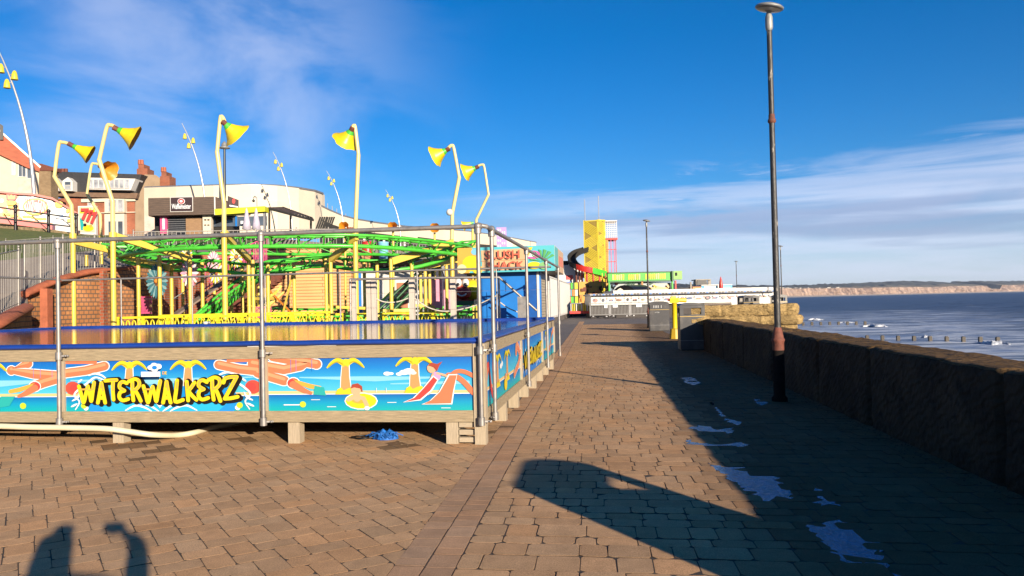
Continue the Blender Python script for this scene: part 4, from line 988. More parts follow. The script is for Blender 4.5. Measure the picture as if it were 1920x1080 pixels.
# ================================================================ PHOTOGRAPHER (casts the shadow at the lower left)
def skinned(name, nodes, edges, mats, parent, sub=2, root=0):
    me = bpy.data.meshes.new(name); me.from_pydata([n[0] for n in nodes], edges, []); ob = bpy.data.objects.new(name, me); C.objects.link(ob)
    md = ob.modifiers.new('s', 'SKIN'); 
    for i, n in enumerate(nodes): v = me.skin_vertices[0].data[i]; r = n[1]; v.radius = r if isinstance(r, tuple) else (r, r); v.use_root = (i == root)
    sb = ob.modifiers.new('u', 'SUBSURF'); sb.levels = sub; sb.render_levels = sub
    dg = bpy.context.evaluated_depsgraph_get(); m2 = bpy.data.meshes.new_from_object(ob.evaluated_get(dg)); bpy.data.objects.remove(ob)
    m2.materials.clear(); m2.materials.append(mats); 
    for p_ in m2.polygons: p_.use_smooth = True
    o2 = bpy.data.objects.new(name, m2); C.objects.link(o2); o2.parent = parent; return o2
coat = mat('navy_jacket', (.03,.04,.07), .8, var=.15); skinm = mat('skin', (.55,.32,.22), .5, var=.06, spec=.4); jean = mat('dark_jeans', (.03,.05,.10), .85, var=.2); hairm = mat('brown_hair', (.06,.035,.02), .6, var=.3)
pr_ = thing('person', 'person in navy hooded jacket behind the camera, right arm raised with a phone', 'person', (-.10,-.42,0)); pr_.rotation_euler = (0,0,YAW)
N_ = [((0,0,.95),(.15,.11)),((0,0,1.10),(.15,.105)),((0,.01,1.26),(.18,.115)),((0,0,1.38),(.13,.09)),((0,.015,1.45),(.06,.06)),((0,.03,1.52),(.07,.08)),((0,.03,1.62),(.085,.098)),((0,.02,1.69),(.055,.065)),
 ((-.19,0,1.35),.062),((-.27,.0,1.08),.048),((-.25,.10,.86),.034),((-.245,.13,.80),.03),
 ((.19,0,1.35),.062),((.46,.06,1.28),.048),((.40,.28,1.50),.036),((.27,.35,1.585),.03),
 ((-.10,0,.90),.10),((-.115,.02,.50),.065),((-.12,-.02,.09),.045),((-.13,.14,.04),.042),
 ((.10,0,.90),.10),((.115,.02,.50),.065),((.12,-.02,.09),.045),((.13,.14,.04),.042)]
E_ = [(0,1),(1,2),(2,3),(3,4),(4,5),(5,6),(6,7),(3,8),(8,9),(9,10),(10,11),(3,12),(12,13),(13,14),(14,15),(0,16),(16,17),(17,18),(18,19),(0,20),(20,21),(21,22),(22,23)]
skinned('body', N_, E_, skinm, pr_)
N2 = [((0,0,.90),(.175,.135)),((0,0,1.10),(.175,.13)),((0,.01,1.26),(.205,.14)),((0,0,1.38),(.17,.13)),((-.20,0,1.35),.09),((-.28,.0,1.08),.07),((-.26,.09,.88),.052),((.21,0,1.35),.09),((.47,.06,1.29),.082),((.42,.27,1.50),.066),((.34,.325,1.56),.05)]
skinned('jacket', N2, [(0,1),(1,2),(2,3),(3,4),(4,5),(5,6),(3,7),(7,8),(8,9),(9,10)], coat, pr_)
skinned('hood', [((0,-.03,1.40),(.15,.14)),((0,-.03,1.50),(.125,.13)),((0,-.02,1.60),(.125,.135)),((0,-.01,1.68),(.10,.11))], [(0,1),(1,2),(2,3)], coat, pr_)
skinned('trousers', [((0,0,.95),(.16,.12)),((-.10,0,.88),.108),((-.115,.02,.50),.078),((-.12,-.02,.12),.062),((.10,0,.88),.108),((.115,.02,.50),.078),((.12,-.02,.12),.062)], [(0,1),(1,2),(2,3),(0,4),(4,5),(5,6)], jean, pr_)
def hand(wx, wy, wz, d, up, fwd):
    """wrist point, finger direction, palm width direction, curl direction"""
    W0, D, U, F_ = Vector((wx,wy,wz)), Vector(d), Vector(up), Vector(fwd); nodes = [(tuple(W0),.024),(tuple(W0+D*.035),(.034,.018))]; edges = [(0,1)]
    for k, L_ in enumerate((.072,.08,.076,.06)):
        b = W0+D*.055+U*(.032-.021*k); k0 = len(nodes)
        nodes += [(tuple(b),.0095),(tuple(b+D*L_*.45-F_*.010),.0088),(tuple(b+D*L_*.8+F_*.004),.0078),(tuple(b+D*L_*.92+F_*.022),.007)]; edges += [(1,k0),(k0,k0+1),(k0+1,k0+2),(k0+2,k0+3)]
    k0 = len(nodes); nodes += [(tuple(W0+D*.02+U*.028),.011),(tuple(W0+D*.045+U*.045+F_*.02),.0095),(tuple(W0+D*.07+U*.05+F_*.032),.008)]; edges += [(0,k0),(k0,k0+1),(k0+1,k0+2)]
    skinned('hand', nodes, edges, skinm, pr_, 2)
hand(.27,.352,1.585,(-.97,.12,.05),(0,0,1),(0,1,0)); hand(-.245,.13,.80,(0,.25,-.97),(0,1,.25),(1,0,0))
for nm, q, r, m_, s3 in (('eye',(-.032,.122,1.60),.013,white,(1,1,1)),('eye',(.032,.122,1.60),.013,white,(1,1,1)),('nose',(0,.14,1.565),.016,skinm,(.8,1,1.5)),('mouth',(0,.125,1.525),.022,pcord,(1.2,.4,.35)),('ear',(-.088,.02,1.58),.03,skinm,(.4,.7,1)),('ear',(.088,.02,1.58),.03,skinm,(.4,.7,1)),('shoe',(-.125,.06,.045),.06,black,(.85,2.3,.85)),('shoe',(.125,.06,.045),.06,black,(.85,2.3,.85)),('hair',(0,.065,1.67),.07,hairm,(1.1,.8,.6))):
    mb = MB(); mb.sphere(q, r, m_, 10, 8, s3); mb.build(nm, pr_, shift=False)
ph = thing('phone', 'black phone held up in the right hand just behind the camera', 'phone', (.0,-.03,1.6)); ph.rotation_euler = (0,0,YAW)
mb = MB(); mb.box(-.02,-.014,-.038,.14,-.005,.038, black); mb.build('phone_body', ph, shift=False)
# ================================================================ LEFT BACKGROUND: TERRAIN
def strip(name, rows, m, kind='structure', sub=6):
    mb = MB(); R_ = [smooth([at(*c) for c in r], sub) for r in rows]; n = min(len(r) for r in R_); vs = [p for r in R_ for p in r[:n]]
    mb.add(vs, [(k*n+i, k*n+i+1, (k+1)*n+i+1, (k+1)*n+i) for k in range(len(rows)-1) for i in range(n-1)], m, True)
    return tag(mb.build(name), kind=kind)
rampm = mat('ramp_concrete', (.34,.27,.21), .9, var=.12, vs=1, dirt=(.20,.16,.12), ds=.8)
grassm = mat('grass_bank', (.10,.13,.02), .95, var=.45, vs=6, bump=.8, bs=20, dirt=(.16,.13,.04), ds=.6)
ra = [(-90,560,23.5),(-20,552,24),(45,545,25),(80,531,25.6),(140,512,27.2),(192,505,28.5),(270,498,31),(330,480,35),(430,468,38),(500,463,38.5)]
rb = [(-90,492,33),(-20,490,34),(45,484,36),(80,480,37),(140,473,39),(192,469,40),(270,464,42),(330,461,43.5),(430,458,45),(500,457,46)]
rc = [(-90,424,47),(-20,424,48),(45,428,49),(80,431,49.5),(140,438,50),(192,441,51),(270,445,52),(330,446,53),(430,446,54),(500,446,55)]
strip('ramp_path', [ra, rb], rampm); strip('ramp_foot', [[(-150,690,17.3),(-30,622,19.8),(20,596,21.8),(52,582,23.9)], [(-150,565,23.2),(-30,553,24),(20,548,24.6),(52,545,25.2)]], rampm); strip('grass_bank', [rb, rc], grassm)
pl = MB(); plaza = mat('plaza_paving', (.24,.20,.17), .9, var=.2)
pts = [at(*c) for c in rc]; pz = sum(p.z for p in pts)/len(pts)
pl.slab([Vector((p.x, p.y, pz-.1)) for p in pts]+[Vector((2,150,pz-.1)), Vector((-120,150,pz-.1)), Vector((-120,30,pz-.1))], (0,0,-.6), plaza); struct(pl, 'upper_plaza')
def wall_strip(mb, rows, m, zbot=0.0, th=.3, zs=None):
    """upright wall under a line of (px, py, d) points"""
    P = [at(*r) for r in rows]; L_ = 0
    for i in range(len(P)-1):
        a, b = P[i], P[i+1]; a0, b0 = Vector((a.x,a.y,zbot)), Vector((b.x,b.y,zbot)); l = Vector((b.x-a.x, b.y-a.y)).length
        mb.add([a0,b0,b,a], [(0,1,2,3)], m, uvs=[[(L_,zbot),(L_+l,zbot),(L_+l,b.z),(L_,a.z)]]); q = FH*th
        mb.add([a0+q,b0+q,b+q,a+q], [(3,2,1,0)], m, uvs=[[(L_,a.z),(L_+l,b.z),(L_+l,zbot),(L_,zbot)]]); mb.add([a,b,b+q,a+q], [(0,1,2,3)], m); L_ += l
def ribbon(mb, rows, th, m):
    """rows of (px, d, ytop, ybot): upright wall between two picture lines"""
    A = [at(p, yt, d) for p, d, yt, yb in rows]; B = [at(p, yb, d) for p, d, yt, yb in rows]; B = [Vector((a.x, a.y, b.z)) for a, b in zip(A, B)]; n = len(A); q = FH*th
    vs = A+B+[a+q for a in A]+[b+q for b in B]
    fs = []
    for i in range(n-1): fs += [(n+i, n+i+1, i+1, i), (2*n+i, 2*n+i+1, 3*n+i+1, 3*n+i), (i, i+1, 2*n+i+1, 2*n+i), (3*n+i, 3*n+i+1, n+i+1, n+i)]
    fs += [(0, 2*n, 3*n, n), (n-1, 2*n-1, 4*n-1, 3*n-1)]
    mb.add(vs, fs, m)
# ---- lower brick walls with terracotta copings
def coping(mb, rows, r, m=terra):
    mb.tube(smooth([at(*c) for c in rows], 4), r, m, 8, sx=1.3, sy=.7)
t = thing('brick_retaining_wall', 'orange brick retaining wall with rounded terracotta coping rising beside the ramp', 'wall', tuple(at(90,610,25)))
mb = MB(); w1 = [(48,545,24.6),(80,533,25.4),(140,514,27),(192,507,28.3),(250,501,30),(300,492,32.5)]; wall_strip(mb, w1, orbrick); mb.build('brickwork', t)
mb = MB(); coping(mb, [(44,552,24.4),(60,545,24.8),(80,536,25.3),(110,524,26),(140,516,27),(165,510,27.6),(192,507,28.3)], .16); coping(mb, [(192,507,28.3),(230,503,29.4),(270,498,31),(300,493,32.5)], .10); mb.build('coping', t)
V = VPlane(82, 24.9); mb = MB(); V.rect(mb, 75, 541, 89, 640, terra, 0, .3); mb.build('pier', t)
V = VPlane(192, 27.9); mb = MB(); V.rect(mb, 187, 508, 194, 640, rbrick, 0, .3); mb.build('pier', t)
t = thing('low_brick_wall', 'low brick wall with sloping terracotta coping under the near grey railing at the left edge', 'wall', tuple(at(0,620,21)))
mb = MB(); wall_strip(mb, [(-120,680,17),(0,612,20.5),(48,580,23.5)], orbrick); mb.build('brickwork', t)
mb = MB(); coping(mb, [(-120,668,16.9),(-30,620,19.6),(0,603,20.4),(30,586,22),(47,577,23.4)], .20); mb.build('coping', t)
t = thing('dark_brick_wall', 'tall red brick wall shaded by the coaster, behind the pink stair rails', 'wall', tuple(at(380,600,37)))
mb = MB(); ribbon(mb, [(270,32,520,640),(300,32.6,494,640),(330,35,482,640),(380,36.5,474,640),(440,37,468,640),(505,37,466,640)], .4, rbrick); mb.build('brickwork', t)
t = thing('orange_brick_building', 'plain ochre brick building behind the coaster, right of the pink stairs', 'building', tuple(at(580,600,37)))
V = VPlane(580, 36.5); mb = MB(); V.rect(mb, 503, 466, 659, 640, ochre, 0, 5); mb.build('wall', t)
mb = MB(); V.rect(mb, 502, 463.5, 660, 467, terra, .05, 5.1); mb.build('roof_edge', t)
for px_ in (541, 634):
    mb = MB(); V.rect(mb, px_-2, 498, px_+2, 640, dark, .02, .02); mb.build('drainpipe', t)
# ---- railings
def railing(name, label, top, bot, step, r, m, rails=(0,1), postevery=10, rp=None, cat='railing'):
    """top and bot: matching (px, py, d) lines"""
    T = smooth([at(*c) for c in top], 8); B = smooth([at(*c) for c in bot], 8); t = thing(name, label, cat, tuple(B[len(B)//2]))
    def lerp(P, s): x = s*(len(P)-1); i = min(int(x), len(P)-2); return P[i]+(P[i+1]-P[i])*(x-i)
    mb = MB(); mb.tube(T, r*1.9, m, 6); mb.build('top_rail', t)
    L_ = sum((T[i+1]-T[i]).length for i in range(len(T)-1)); n = max(2, int(L_/step)); mb = MB()
    for i in range(n+1):
        a, b = lerp(T, i/n), lerp(B, i/n)
        if i % postevery: mb.cyl(b, a, r, m, 4)
    mb.tube([lerp(B, i/20)+Vector((0,0,.08)) for i in range(21)], r*1.5, m, 5); mb.build('bars', t)
    for i in range(0, n+1, postevery):
        a, b = lerp(T, i/n), lerp(B, i/n); mb = MB(); mb.cyl(b, a+Vector((0,0,.06)), rp or r*2.4, m, 6); mb.sphere(a+Vector((0,0,.10)), (rp or r*2.4)*1.25, m, 6, 5); mb.build('post', t)
    return t
rail_m = mat('silver_railing', (.45,.42,.38), .5, .4, var=.15)
railing('ramp_railing', 'silver bar railing climbing beside the ramp above the terracotta coping', [(46,458,25),(80,450,26),(130,446,27.5),(200,446,29.5),(270,446,31.5),(330,440,35)], [(46,545,25),(80,530,26),(130,513,27.5),(200,504,29.5),(270,496,31.5),(330,479,35)], .15, .008, rail_m, postevery=12, rp=.032)
railing('ramp_railing', 'tall grey barred railing panel at the far left edge above the low brick wall', [(-110,500,17.5),(-30,482,20),(38,468,23)], [(-110,652,17.5),(-30,602,20),(38,572,23)], .13, .008, rail_m, postevery=14, rp=.030)
railing('ramp_railing', 'far ramp railing running below the grass bank', [(-60,458,36),(60,448,38),(200,441,41),(330,438,44)], [(-60,487,36),(60,480,38),(200,469,41),(330,461,44)], .18, .008, rail_m, postevery=12)
railing('plaza_railing', 'pale barred fence on the terrace edge above the green coaster track', [(250,435,44),(400,433,45),(560,430,46),(660,430,47)], [(250,465,44),(400,463,45),(560,461,46),(660,461,47)], .2, .016, rail_m, postevery=10)
railing('terrace_railing', 'grey railing in the dark gallery below the cream curved building', [(668,450,52),(760,456,55),(850,463,58)], [(668,478,52),(760,481,55),(850,486,58)], .22, .016, rail_m, postevery=8)
t = thing('dark_railing', 'black two-rail street railing in front of the arcade', 'railing', tuple(at(60,430,48)))
for py0, py1 in ((389,409),(409,426)):
    mb = MB(); mb.tube([at(-90,py0-12,45), at(0,py0,46.5), at(143,py1,49)], .05, black, 6); mb.build('cross_rail', t)
for px_ in (-60,-15,29,91,143):
    y0 = 389+20*px_/143; mb = MB(); mb.cyl(at(px_,y0+48,47+px_*.015), at(px_,y0-5,47+px_*.015), .09, black, 8); mb.sphere(at(px_,y0-6,47+px_*.015), .13, black, 8, 6); mb.build('post', t)
for a, b in ((29,91),(91,143),(-15,29)):
    mb = MB(); mb.cyl(at((a+b)/2,402+15*a/143,47.5), at(b,432,48), .03, black, 5); mb.build('stay', t)
t = thing('kerb_wall', 'low rubble wall under the black street railing', 'wall', tuple(at(60,440,49)))
mb = MB(); ribbon(mb, [(-90,46,404,436),(0,47.5,418,440),(80,48.5,428,442),(150,49.5,438,448)], .5, stone_mat('buff_rubble', (.25,.19,.11), (.09,.07,.045), 2.0)); mb.build('stonework', t)
# ================================================================ BUILDINGS ON THE TERRACE
def window(V, t, x0, y0, x1, y1, off=.02, g=None, bars=1, fr=.9, fm=None):
    mb = MB(); fm = fm or white
    for (a, b, c, d_) in ((x0-fr,y0-fr,x1+fr,y0),(x0-fr,y1,x1+fr,y1+fr),(x0-fr,y0,x0,y1),(x1,y0,x1+fr,y1)): V.rect(mb, a, b, c, d_, fm, off+.06, .08)
    for k in range(1, bars+1):
        x = x0+(x1-x0)*k/(bars+1); V.rect(mb, x-fr*.4, y0, x+fr*.4, y1, fm, off+.055, .06)
    f = mb.build('window', t); mb = MB(); V.rect(mb, x0, y0, x1, y1, g or glass, off, .03); mb.build('pane', f)
# pink and cream house
V = VPlane(72, 62, R(35)); t = thing('house', 'cream house with red tiled roof above the arcade at the left edge', 'house', tuple(V.p(30,440)))
crm = mat('house_cream', (.74,.60,.42), .8, var=.05); tile = mat('red_roof_tiles', (.46,.12,.06), .8, var=.25, vs=2, bump=.8, bs=14, stretch=(1,1,6))
mb = MB(); V.poly(mb, [(-80,256),(0,288),(50,312),(73,320),(73,445),(-80,445)], crm, 0, 8); mb.build('wall', t)
mb = MB(); V.poly(mb, [(-80,200),(0,247),(75,314),(74,322),(50,314),(0,290),(-80,258)], tile, .3, .25); V.poly(mb, [(-80,196),(0,243.5),(77,312),(75,315),(0,248),(-80,201)], white, .36, .3); mb.build('roof', t)
window(V, t, 35, 298, 48, 331, g=glass, bars=1); window(V, t, 51, 301, 59, 334, g=glass, bars=0); window(V, t, 23, 304, 28, 328, g=glassl, bars=0); window(V, t, -30, 290, -10, 325, g=glass)
mb = MB(); V.rect(mb, 34, 336, 60, 362, mat('pale_pink_render', (.74,.52,.42), .8), .1, .1); mb.build('bay_panel', t)
mb = MB(); V.poly(mb, [(0,232),(6,236),(6,262),(0,262)], slate, .5, .5); mb.build('chimney', t)
V = VPlane(85, 75); t = thing('brick_gable_house', 'buff brick gable seen between the cream house and the terrace', 'house', tuple(V.p(85,440)))
mb = MB(); V.rect(mb, 70, 318, 96, 440, ybrick, 0, 1.2); mb.build('wall', t); mb = MB(); V.poly(mb, [(68,306),(78,307),(101,314),(101,320),(68,320)], rust, .1, 1.3); mb.build('roof', t)
# arcade
V = VPlane(60, 52, R(35)); t = thing('amusement_arcade', 'arcade with a bright fairground fascia reading WINSTONS above a red strip', 'arcade', tuple(V.p(60,440)))
mb = MB(); V.poly(mb, [(-90,350),(0,359),(30,362),(62,364),(98,372),(145,400),(145,450),(-90,450)], mat('arcade_purple', (.10,.02,.08), .6), 0, 7); mb.build('shop_front', t)
mb = MB(); A = Art(mb, lambda x, y: V.p(x, y, .05), V.n); A.k = 0
class ArtF(Art):
    def P(s, pts, m, lay=None): s.k += 1; s.mb.add([s.f(x, y)+s.n*(.004*s.k+.01*(lay or 1)) for x, y in pts], [tuple(range(len(pts)))], m)
    def D(s, c, r, m, lay=3, ry=None, n=14): s.P([(c[0]+cos(2*pi*i/n)*r, c[1]+sin(2*pi*i/n)*(ry or r)) for i in range(n)], m, lay)
    def S(s, pts, w, m, lay=3, cap=True):
        for a, b in zip(pts, pts[1:]):
            dx, dy = b[0]-a[0], b[1]-a[1]; l = sqrt(dx*dx+dy*dy) or 1; nx, ny = -dy/l*w/2, dx/l*w/2; s.P([(a[0]+nx,a[1]+ny),(b[0]+nx,b[1]+ny),(b[0]-nx,b[1]-ny),(a[0]-nx,a[1]-ny)], m, lay)
A = ArtF(mb, lambda x, y: V.p(x, y, .05), V.n)
A.P([(-90,354),(0,362),(35,366),(62,367),(97,375),(100,422),(0,406),(-90,396)], pcorl); A.P([(35,367),(62,368),(98,377),(99,418),(38,410)], pwh, 2)
A.P([(98,378),(144,402),(144,428),(99,420)], pwh, 2)
for i in range(9): A.D((-5+i*5+rnd.uniform(-2,2), 372+rnd.uniform(-4,25)), rnd.uniform(3,5), rnd.choice([pyel,pora,pwh,ppink]), 3)
for i in range(7): A.D((45+i*8, 372+i*1.5+rnd.uniform(-2,2)), rnd.uniform(3.5,5), rnd.choice([plb,ppink,pwh,plb]), 3)
for i in range(12): A.D((8+i*7.5, 404+i*.9+rnd.uniform(-3,2)), rnd.uniform(3,4.6), pyel, 4, 2.4)
A.D((21,369), 10, pcord, 5, 9); A.P([(15,374),(14,366),(18,370),(21,364),(24,370),(28,366),(27,374)], pora, 7); A.P([(11,377),(31,378),(28,386),(14,385)], pyel, 6)
A.D((66,388), 24, pyel, 5, 16); A.D((66,388), 21, pwh, 6, 13)
A.D((110,384), 8, pyel, 6, 6); A.P([(103,393),(120,398),(120,412),(103,409)], pwh, 6)
for i in range(3): A.S([(105,397+4*i),(118,400+4*i)], 1.2, pblue, 8)
for x, y in ((126,396),(131,404),(138,408),(128,414),(136,420)): A.D((x, y), 3.4, rnd.choice([pyel,pred,plb]), 7)
p0 = V.p(47, 391, .30); p1 = V.p(88, 397, .30); mb.text('WINSTONS', pred, 1.15, p0+Vector((0,0,-.1)), (p1-p0), (0,0,1), width=(p1-p0).length, bold=.03)
mb.build('fascia_sign', t)
mb = MB(); V.poly(mb, [(-90,396),(0,407),(98,423),(98,434),(0,420),(-90,408)], pred, .3, .3); mb.build('red_strip', t)
mb = MB(); V.poly(mb, [(-90,350),(0,358),(30,361),(62,362.5),(98,370),(146,399),(146,402),(98,374),(62,366.5),(30,364.5),(0,361.5),(-90,353)], pcord, .35, .35); mb.build('roof_trim', t)
mb = MB(); V.poly(mb, [(104,416),(134,420),(134,446),(104,444)], steel, .2, .2); mb.build('shutter', t)
# sign board 777
V = VPlane(163, 52); t = thing('slot_machine_sign', 'upright advertising board with red 777 over yellow coins', 'sign', tuple(V.p(163,445)))
mb = MB(); V.rect(mb, 146.5, 386, 179.5, 444, white, 0, .25); mb.build('frame', t)
mb = MB(); A = ArtF(mb, lambda x, y: V.p(x, y, .03), V.n); A.P([(148,388),(178,388),(178,435),(148,435)], flat('printed_cream', (.72,.62,.42)))
A.P([(150,410),(154,408),(160,430),(152,432)], pteal, 2); A.D((166,428), 10, pyel, 3, 6); A.D((160,422), 3, pblk, 3); A.D((171,424), 3, pora, 4)
for i in range(5): A.P([(150+i*6,400),(153+i*6,389),(156+i*6,400)], pyel, 2)
for k in range(3):
    q = V.p(151.5+k*8.2, 411+k*3.4, .22); mb.text('7', pred, 1.0, q, V.t, (0,0,1), bold=.05)
mb.build('poster', t)
# brick terrace
V = VPlane(170, 84); t = thing('brick_terrace', 'red brick terrace with slate mansard, white dormers and two chimney stacks', 'terrace', tuple(V.p(170,450)))
mb = MB(); V.rect(mb, 60, 371, 253, 470, rbrick, 0, 9); mb.build('wall', t)
mb = MB(); V.poly(mb, [(60,366),(255,372),(258,362),(60,358)], mat('brown_gutter', (.22,.13,.08), .8), .5, .5); mb.build('eaves', t)
mb = MB(); V.poly(mb, [(60,359),(255,364),(263,334),(266,327),(90,321),(60,320)], slate, .3, 8); mb.build('roof', t)
for x in (101.5, 127):
    mb = MB(); V.poly(mb, [(x-10,357.5),(x+9,358),(x+9,340),(x,332),(x-10,339)], white, 1.2, 1.6); d_ = mb.build('dormer', t)
    window(V, t, x-6, 341, x+5, 346.5, 1.25, bars=0, fr=.5); window(V, t, x-6, 349, x+5, 354, 1.25, g=glassl, bars=0, fr=.5)
mb = MB(); V.poly(mb, [(164,355),(245,356.5),(254,335),(166,333)], white, 1.3, 1.7); mb.build('long_dormer', t)
for x0, x1 in ((167,173),(176,183.5),(185,193.5),(197,203),(206,213),(215,222),(224,231),(234,241)): window(V, t, x0, 337, x1, 352, 1.35, g=glassl, bars=0, fr=.7)
mb = MB(); V.rect(mb, 152, 372, 253, 378, cream, .25, .25); V.rect(mb, 152, 398, 253, 399.5, cream, .2, .2); mb.build('cornice', t)
mb = MB(); V.rect(mb, 196, 374, 233, 399, cream, .6, .6); V.rect(mb, 196, 401, 233, 450, cream, .6, .6); mb.build('bay_front', t)
for x0, x1 in ((203,209),(213,217),(221,230)): window(V, t, x0, 375, x1, 396, .65, g=glassl, bars=0, fr=.7); window(V, t, x0, 415, x1, 445, .65, g=glass, bars=0, fr=.7)
window(V, t, 165, 375, 177, 393, .02, g=glassl); 
V2 = VPlane(255, 84, R(50)); mb = MB(); V2.poly(mb, [(253.5,470),(253.5,364),(262,334),(272,327),(292,328),(316,346),(316,470)], mat('buff_render', (.38,.27,.17), .9, var=.15, vs=1, bump=.4, bs=30), 0, 6); mb.build('gable_wall', t)
for xc, yt, w_ in ((265.5, 308, 9), (308, 322, 8)):
    mb = MB(); V3 = VPlane(xc, 86); V3.rect(mb, xc-w_, yt+8, xc+w_+2, yt+30, rbrick, 0, 1.6); V3.rect(mb, xc-w_*.7, yt, xc+w_*.5, yt+8.5, rbrick, -.1, 1.4)
    for k in (-.4, .1): q = V3.p(xc+w_*k, yt, -.8); mb.lathe([(.2,0),(.17,.5)], terra, q, 8)
    mb.build('chimney', t)
for i, x in enumerate((112,118,124)): 
    mb = MB(); q = V.p(x, 322, -3); mb.lathe([(.22,-.6),(.18,.35)], rust, q, 8); mb.build('chimney_pot', t)
# cream curved building
t = thing('curved_leisure_building', 'large cream building with a curved upper storey and a wall sweeping down to the right', 'building', tuple(at(500,450,70)))
mb = MB(); ribbon(mb, [(270,66,352,375),(330,65,350,374),(400,64.5,348,373),(470,65,346.5,375),(520,66,348.5,377.5),(560,68,353,382),(590,70.5,358,387),(604,72.5,363,390)], 1.0, cream); mb.build('upper_storey', t)
mb = MB(); lowr = [(270,65.8,374,446),(330,64.8,373.6,446),(400,64.3,372.6,446),(470,64.8,374.4,446),(520,65.8,377.2,446),(560,67.8,381.6,446),(590,70.3,386.6,446),(604,72.2,388,430)]; ribbon(mb, lowr, 1.2, cream); mb.build('lower_storey', t)
mb = MB(); sweep = [(600,71.9,386,411),(620,73.5,396,420),(640,75,404.5,426.5),(665,77,411,431),(700,80,417,436.5),(760,86,425,443.5),(830,93,430.5,452),(880,98,434.5,458),(940,105,443,463),(1005,112,455,469)]; ribbon(mb, sweep, .6, cream); mb.build('sweeping_wall', t)
mb = MB(); mb.tube([at(p, yt-.6, d)+FH*.2 for p, d, yt, yb in [(270,66,352,0),(330,65,350,0),(400,64.5,348,0),(470,65,346.5,0),(520,66,348.5,0),(560,68,353,0),(590,70.5,358,0),(604,72.5,363,0)]], .12, steel, 6); mb.tube([at(p, yt-.5, d)+FH*.2 for p, d, yt, yb in sweep], .12, steel, 6); mb.build('roof_capping', t)
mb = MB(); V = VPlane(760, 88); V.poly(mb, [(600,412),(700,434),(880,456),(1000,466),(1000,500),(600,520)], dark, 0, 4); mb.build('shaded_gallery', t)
for k, x in enumerate((683,720,759,804,850,885)): 
    V = VPlane(x, 80+k*3); mb = MB(); V.rect(mb, x-1.8, 434+k*4.2, x+1.8, 500, white, 0, .4); mb.build('column', t)
for k in range(8):
    x = 606+k*8.5; q = at(x, 391+k*4.6, 75+k*1.2); mb = MB(); mb.cyl(q+Vector((0,0,-1)), q+Vector((0,0,.75)), .035, rail_m, 5); mb.build('balustrade_post', t)
mb = MB(); V = VPlane(280, 62); V.poly(mb, [(271,404),(289,405),(301,440),(303,446),(271,446)], mat('pale_pink_wall', (.76,.60,.50), .8), 0, 1.5); mb.build('side_screen', t)
# pub
V = VPlane(340, 55); t = thing('waffle_bar', 'dark timber fronted bar with a waffle sign, under the cream building', 'shop', tuple(V.p(340,446)))
tb = mat('brown_boards', (.13,.085,.06), .7, var=.45, vs=2, bump=.6, bs=6, stretch=(1,14,1), uv=True)
mb = MB(); V.rect(mb, 278, 370, 403.5, 403, tb, 0, 3.5)
for k in range(1, 9): V.rect(mb, 278, 370+k*3.7, 403.5, 370.35+k*3.7, black, .012, .012)
mb.build('timber_fascia', t)
mb = MB(); V.rect(mb, 401.5, 369, 403.8, 403, white, .05, .05); V.rect(mb, 279, 403, 403, 404, dark, -.1, 3); mb.build('corner_trim', t)
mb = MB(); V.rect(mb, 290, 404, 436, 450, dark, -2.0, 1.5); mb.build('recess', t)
brd = flat('sign_dark_brown', (.05,.025,.025)); mb = MB(); V.rect(mb, 319, 369, 361.5, 397, white, .06, .06); V.rect(mb, 320, 370, 360.5, 396, brd, .075, .014); A = ArtF(mb, lambda x, y: V.p(x, y, .085), V.n)
A.D((340,377.5), 7, pwh, 1, 5.8); A.D((340,377.5), 5.9, pred, 2, 4.8); A.D((340,377.5), 3, pwh, 3, 2.2)
p0 = V.p(322, 391.5, .13); p1 = V.p(358, 391.0, .13); mb.text('Wafflemeister', pwh, .5, p0, p1-p0, (0,0,1), width=(p1-p0).length, bold=.012); s_ = mb.build('bar_sign', t)
Vb = VPlane(404, 55, R(58)); mb = MB(); Vb.poly(mb, [(404,370),(446,388),(470,398),(470,404),(404,404)], tb, 0, .3); mb.build('side_fascia', t)
Vc = VPlane(438, 54, R(40)); mb = MB(); Vc.poly(mb, [(428,367.5),(447.5,375),(447.5,390),(428,388)], brd, 0, .1); A = ArtF(mb, lambda x, y: Vc.p(x, y, .01), Vc.n); A.D((438,377), 3, pred, 1, 5); A.P([(430,384),(446,387),(446,389),(430,387)], pwh, 1); mb.build('side_sign', t)
mb = MB(); V.rect(mb, 300, 404, 312.5, 438, pink, -.6, .5); V.rect(mb, 304.5, 408, 308.5, 430, pwh, -.58, .02); mb.build('pink_pillar', t)
mb = MB(); V.rect(mb, 313, 409, 348, 440, black, -.8, .3)
for k in range(7): V.rect(mb, 313, 411+k*4, 348, 411.8+k*4, steel, -.78, .03)
mb.build('roller_shutter', t)
mb = MB(); V.rect(mb, 348.5, 408, 378, 440, mat('oak_boards', (.34,.20,.10), .7, var=.3, stretch=(1,12,1), uv=True, bump=.5), -.7, .3); mb.build('timber_door', t)
mb = MB(); V.rect(mb, 380, 404, 396, 440, cream, -.5, .4); A = ArtF(mb, lambda x, y: V.p(x, y, -.49), V.n); A.P([(383,411),(387,411),(387,413.5),(383,413.5)], pblk); A.P([(389,411),(393,411),(393,413.5),(389,413.5)], pblk); A.P([(383,421),(387,421),(387,423),(383,423)], pblk); A.P([(389,421),(393,421),(393,423),(389,423)], pblk); mb.build('menu_panel', t)
mb = MB(); V.rect(mb, 397, 406, 500, 424, glass, -1.9, .1); V.rect(mb, 441, 406, 444, 424, blue, -1.8, .1); V.rect(mb, 451, 414, 468, 420, pwh, -1.7, .1); mb.build('shop_window', t)
V = VPlane(450, 50); t = thing('yellow_canopy', 'lime yellow canopy beam in front of the waffle bar', 'canopy', tuple(V.p(450,440)))
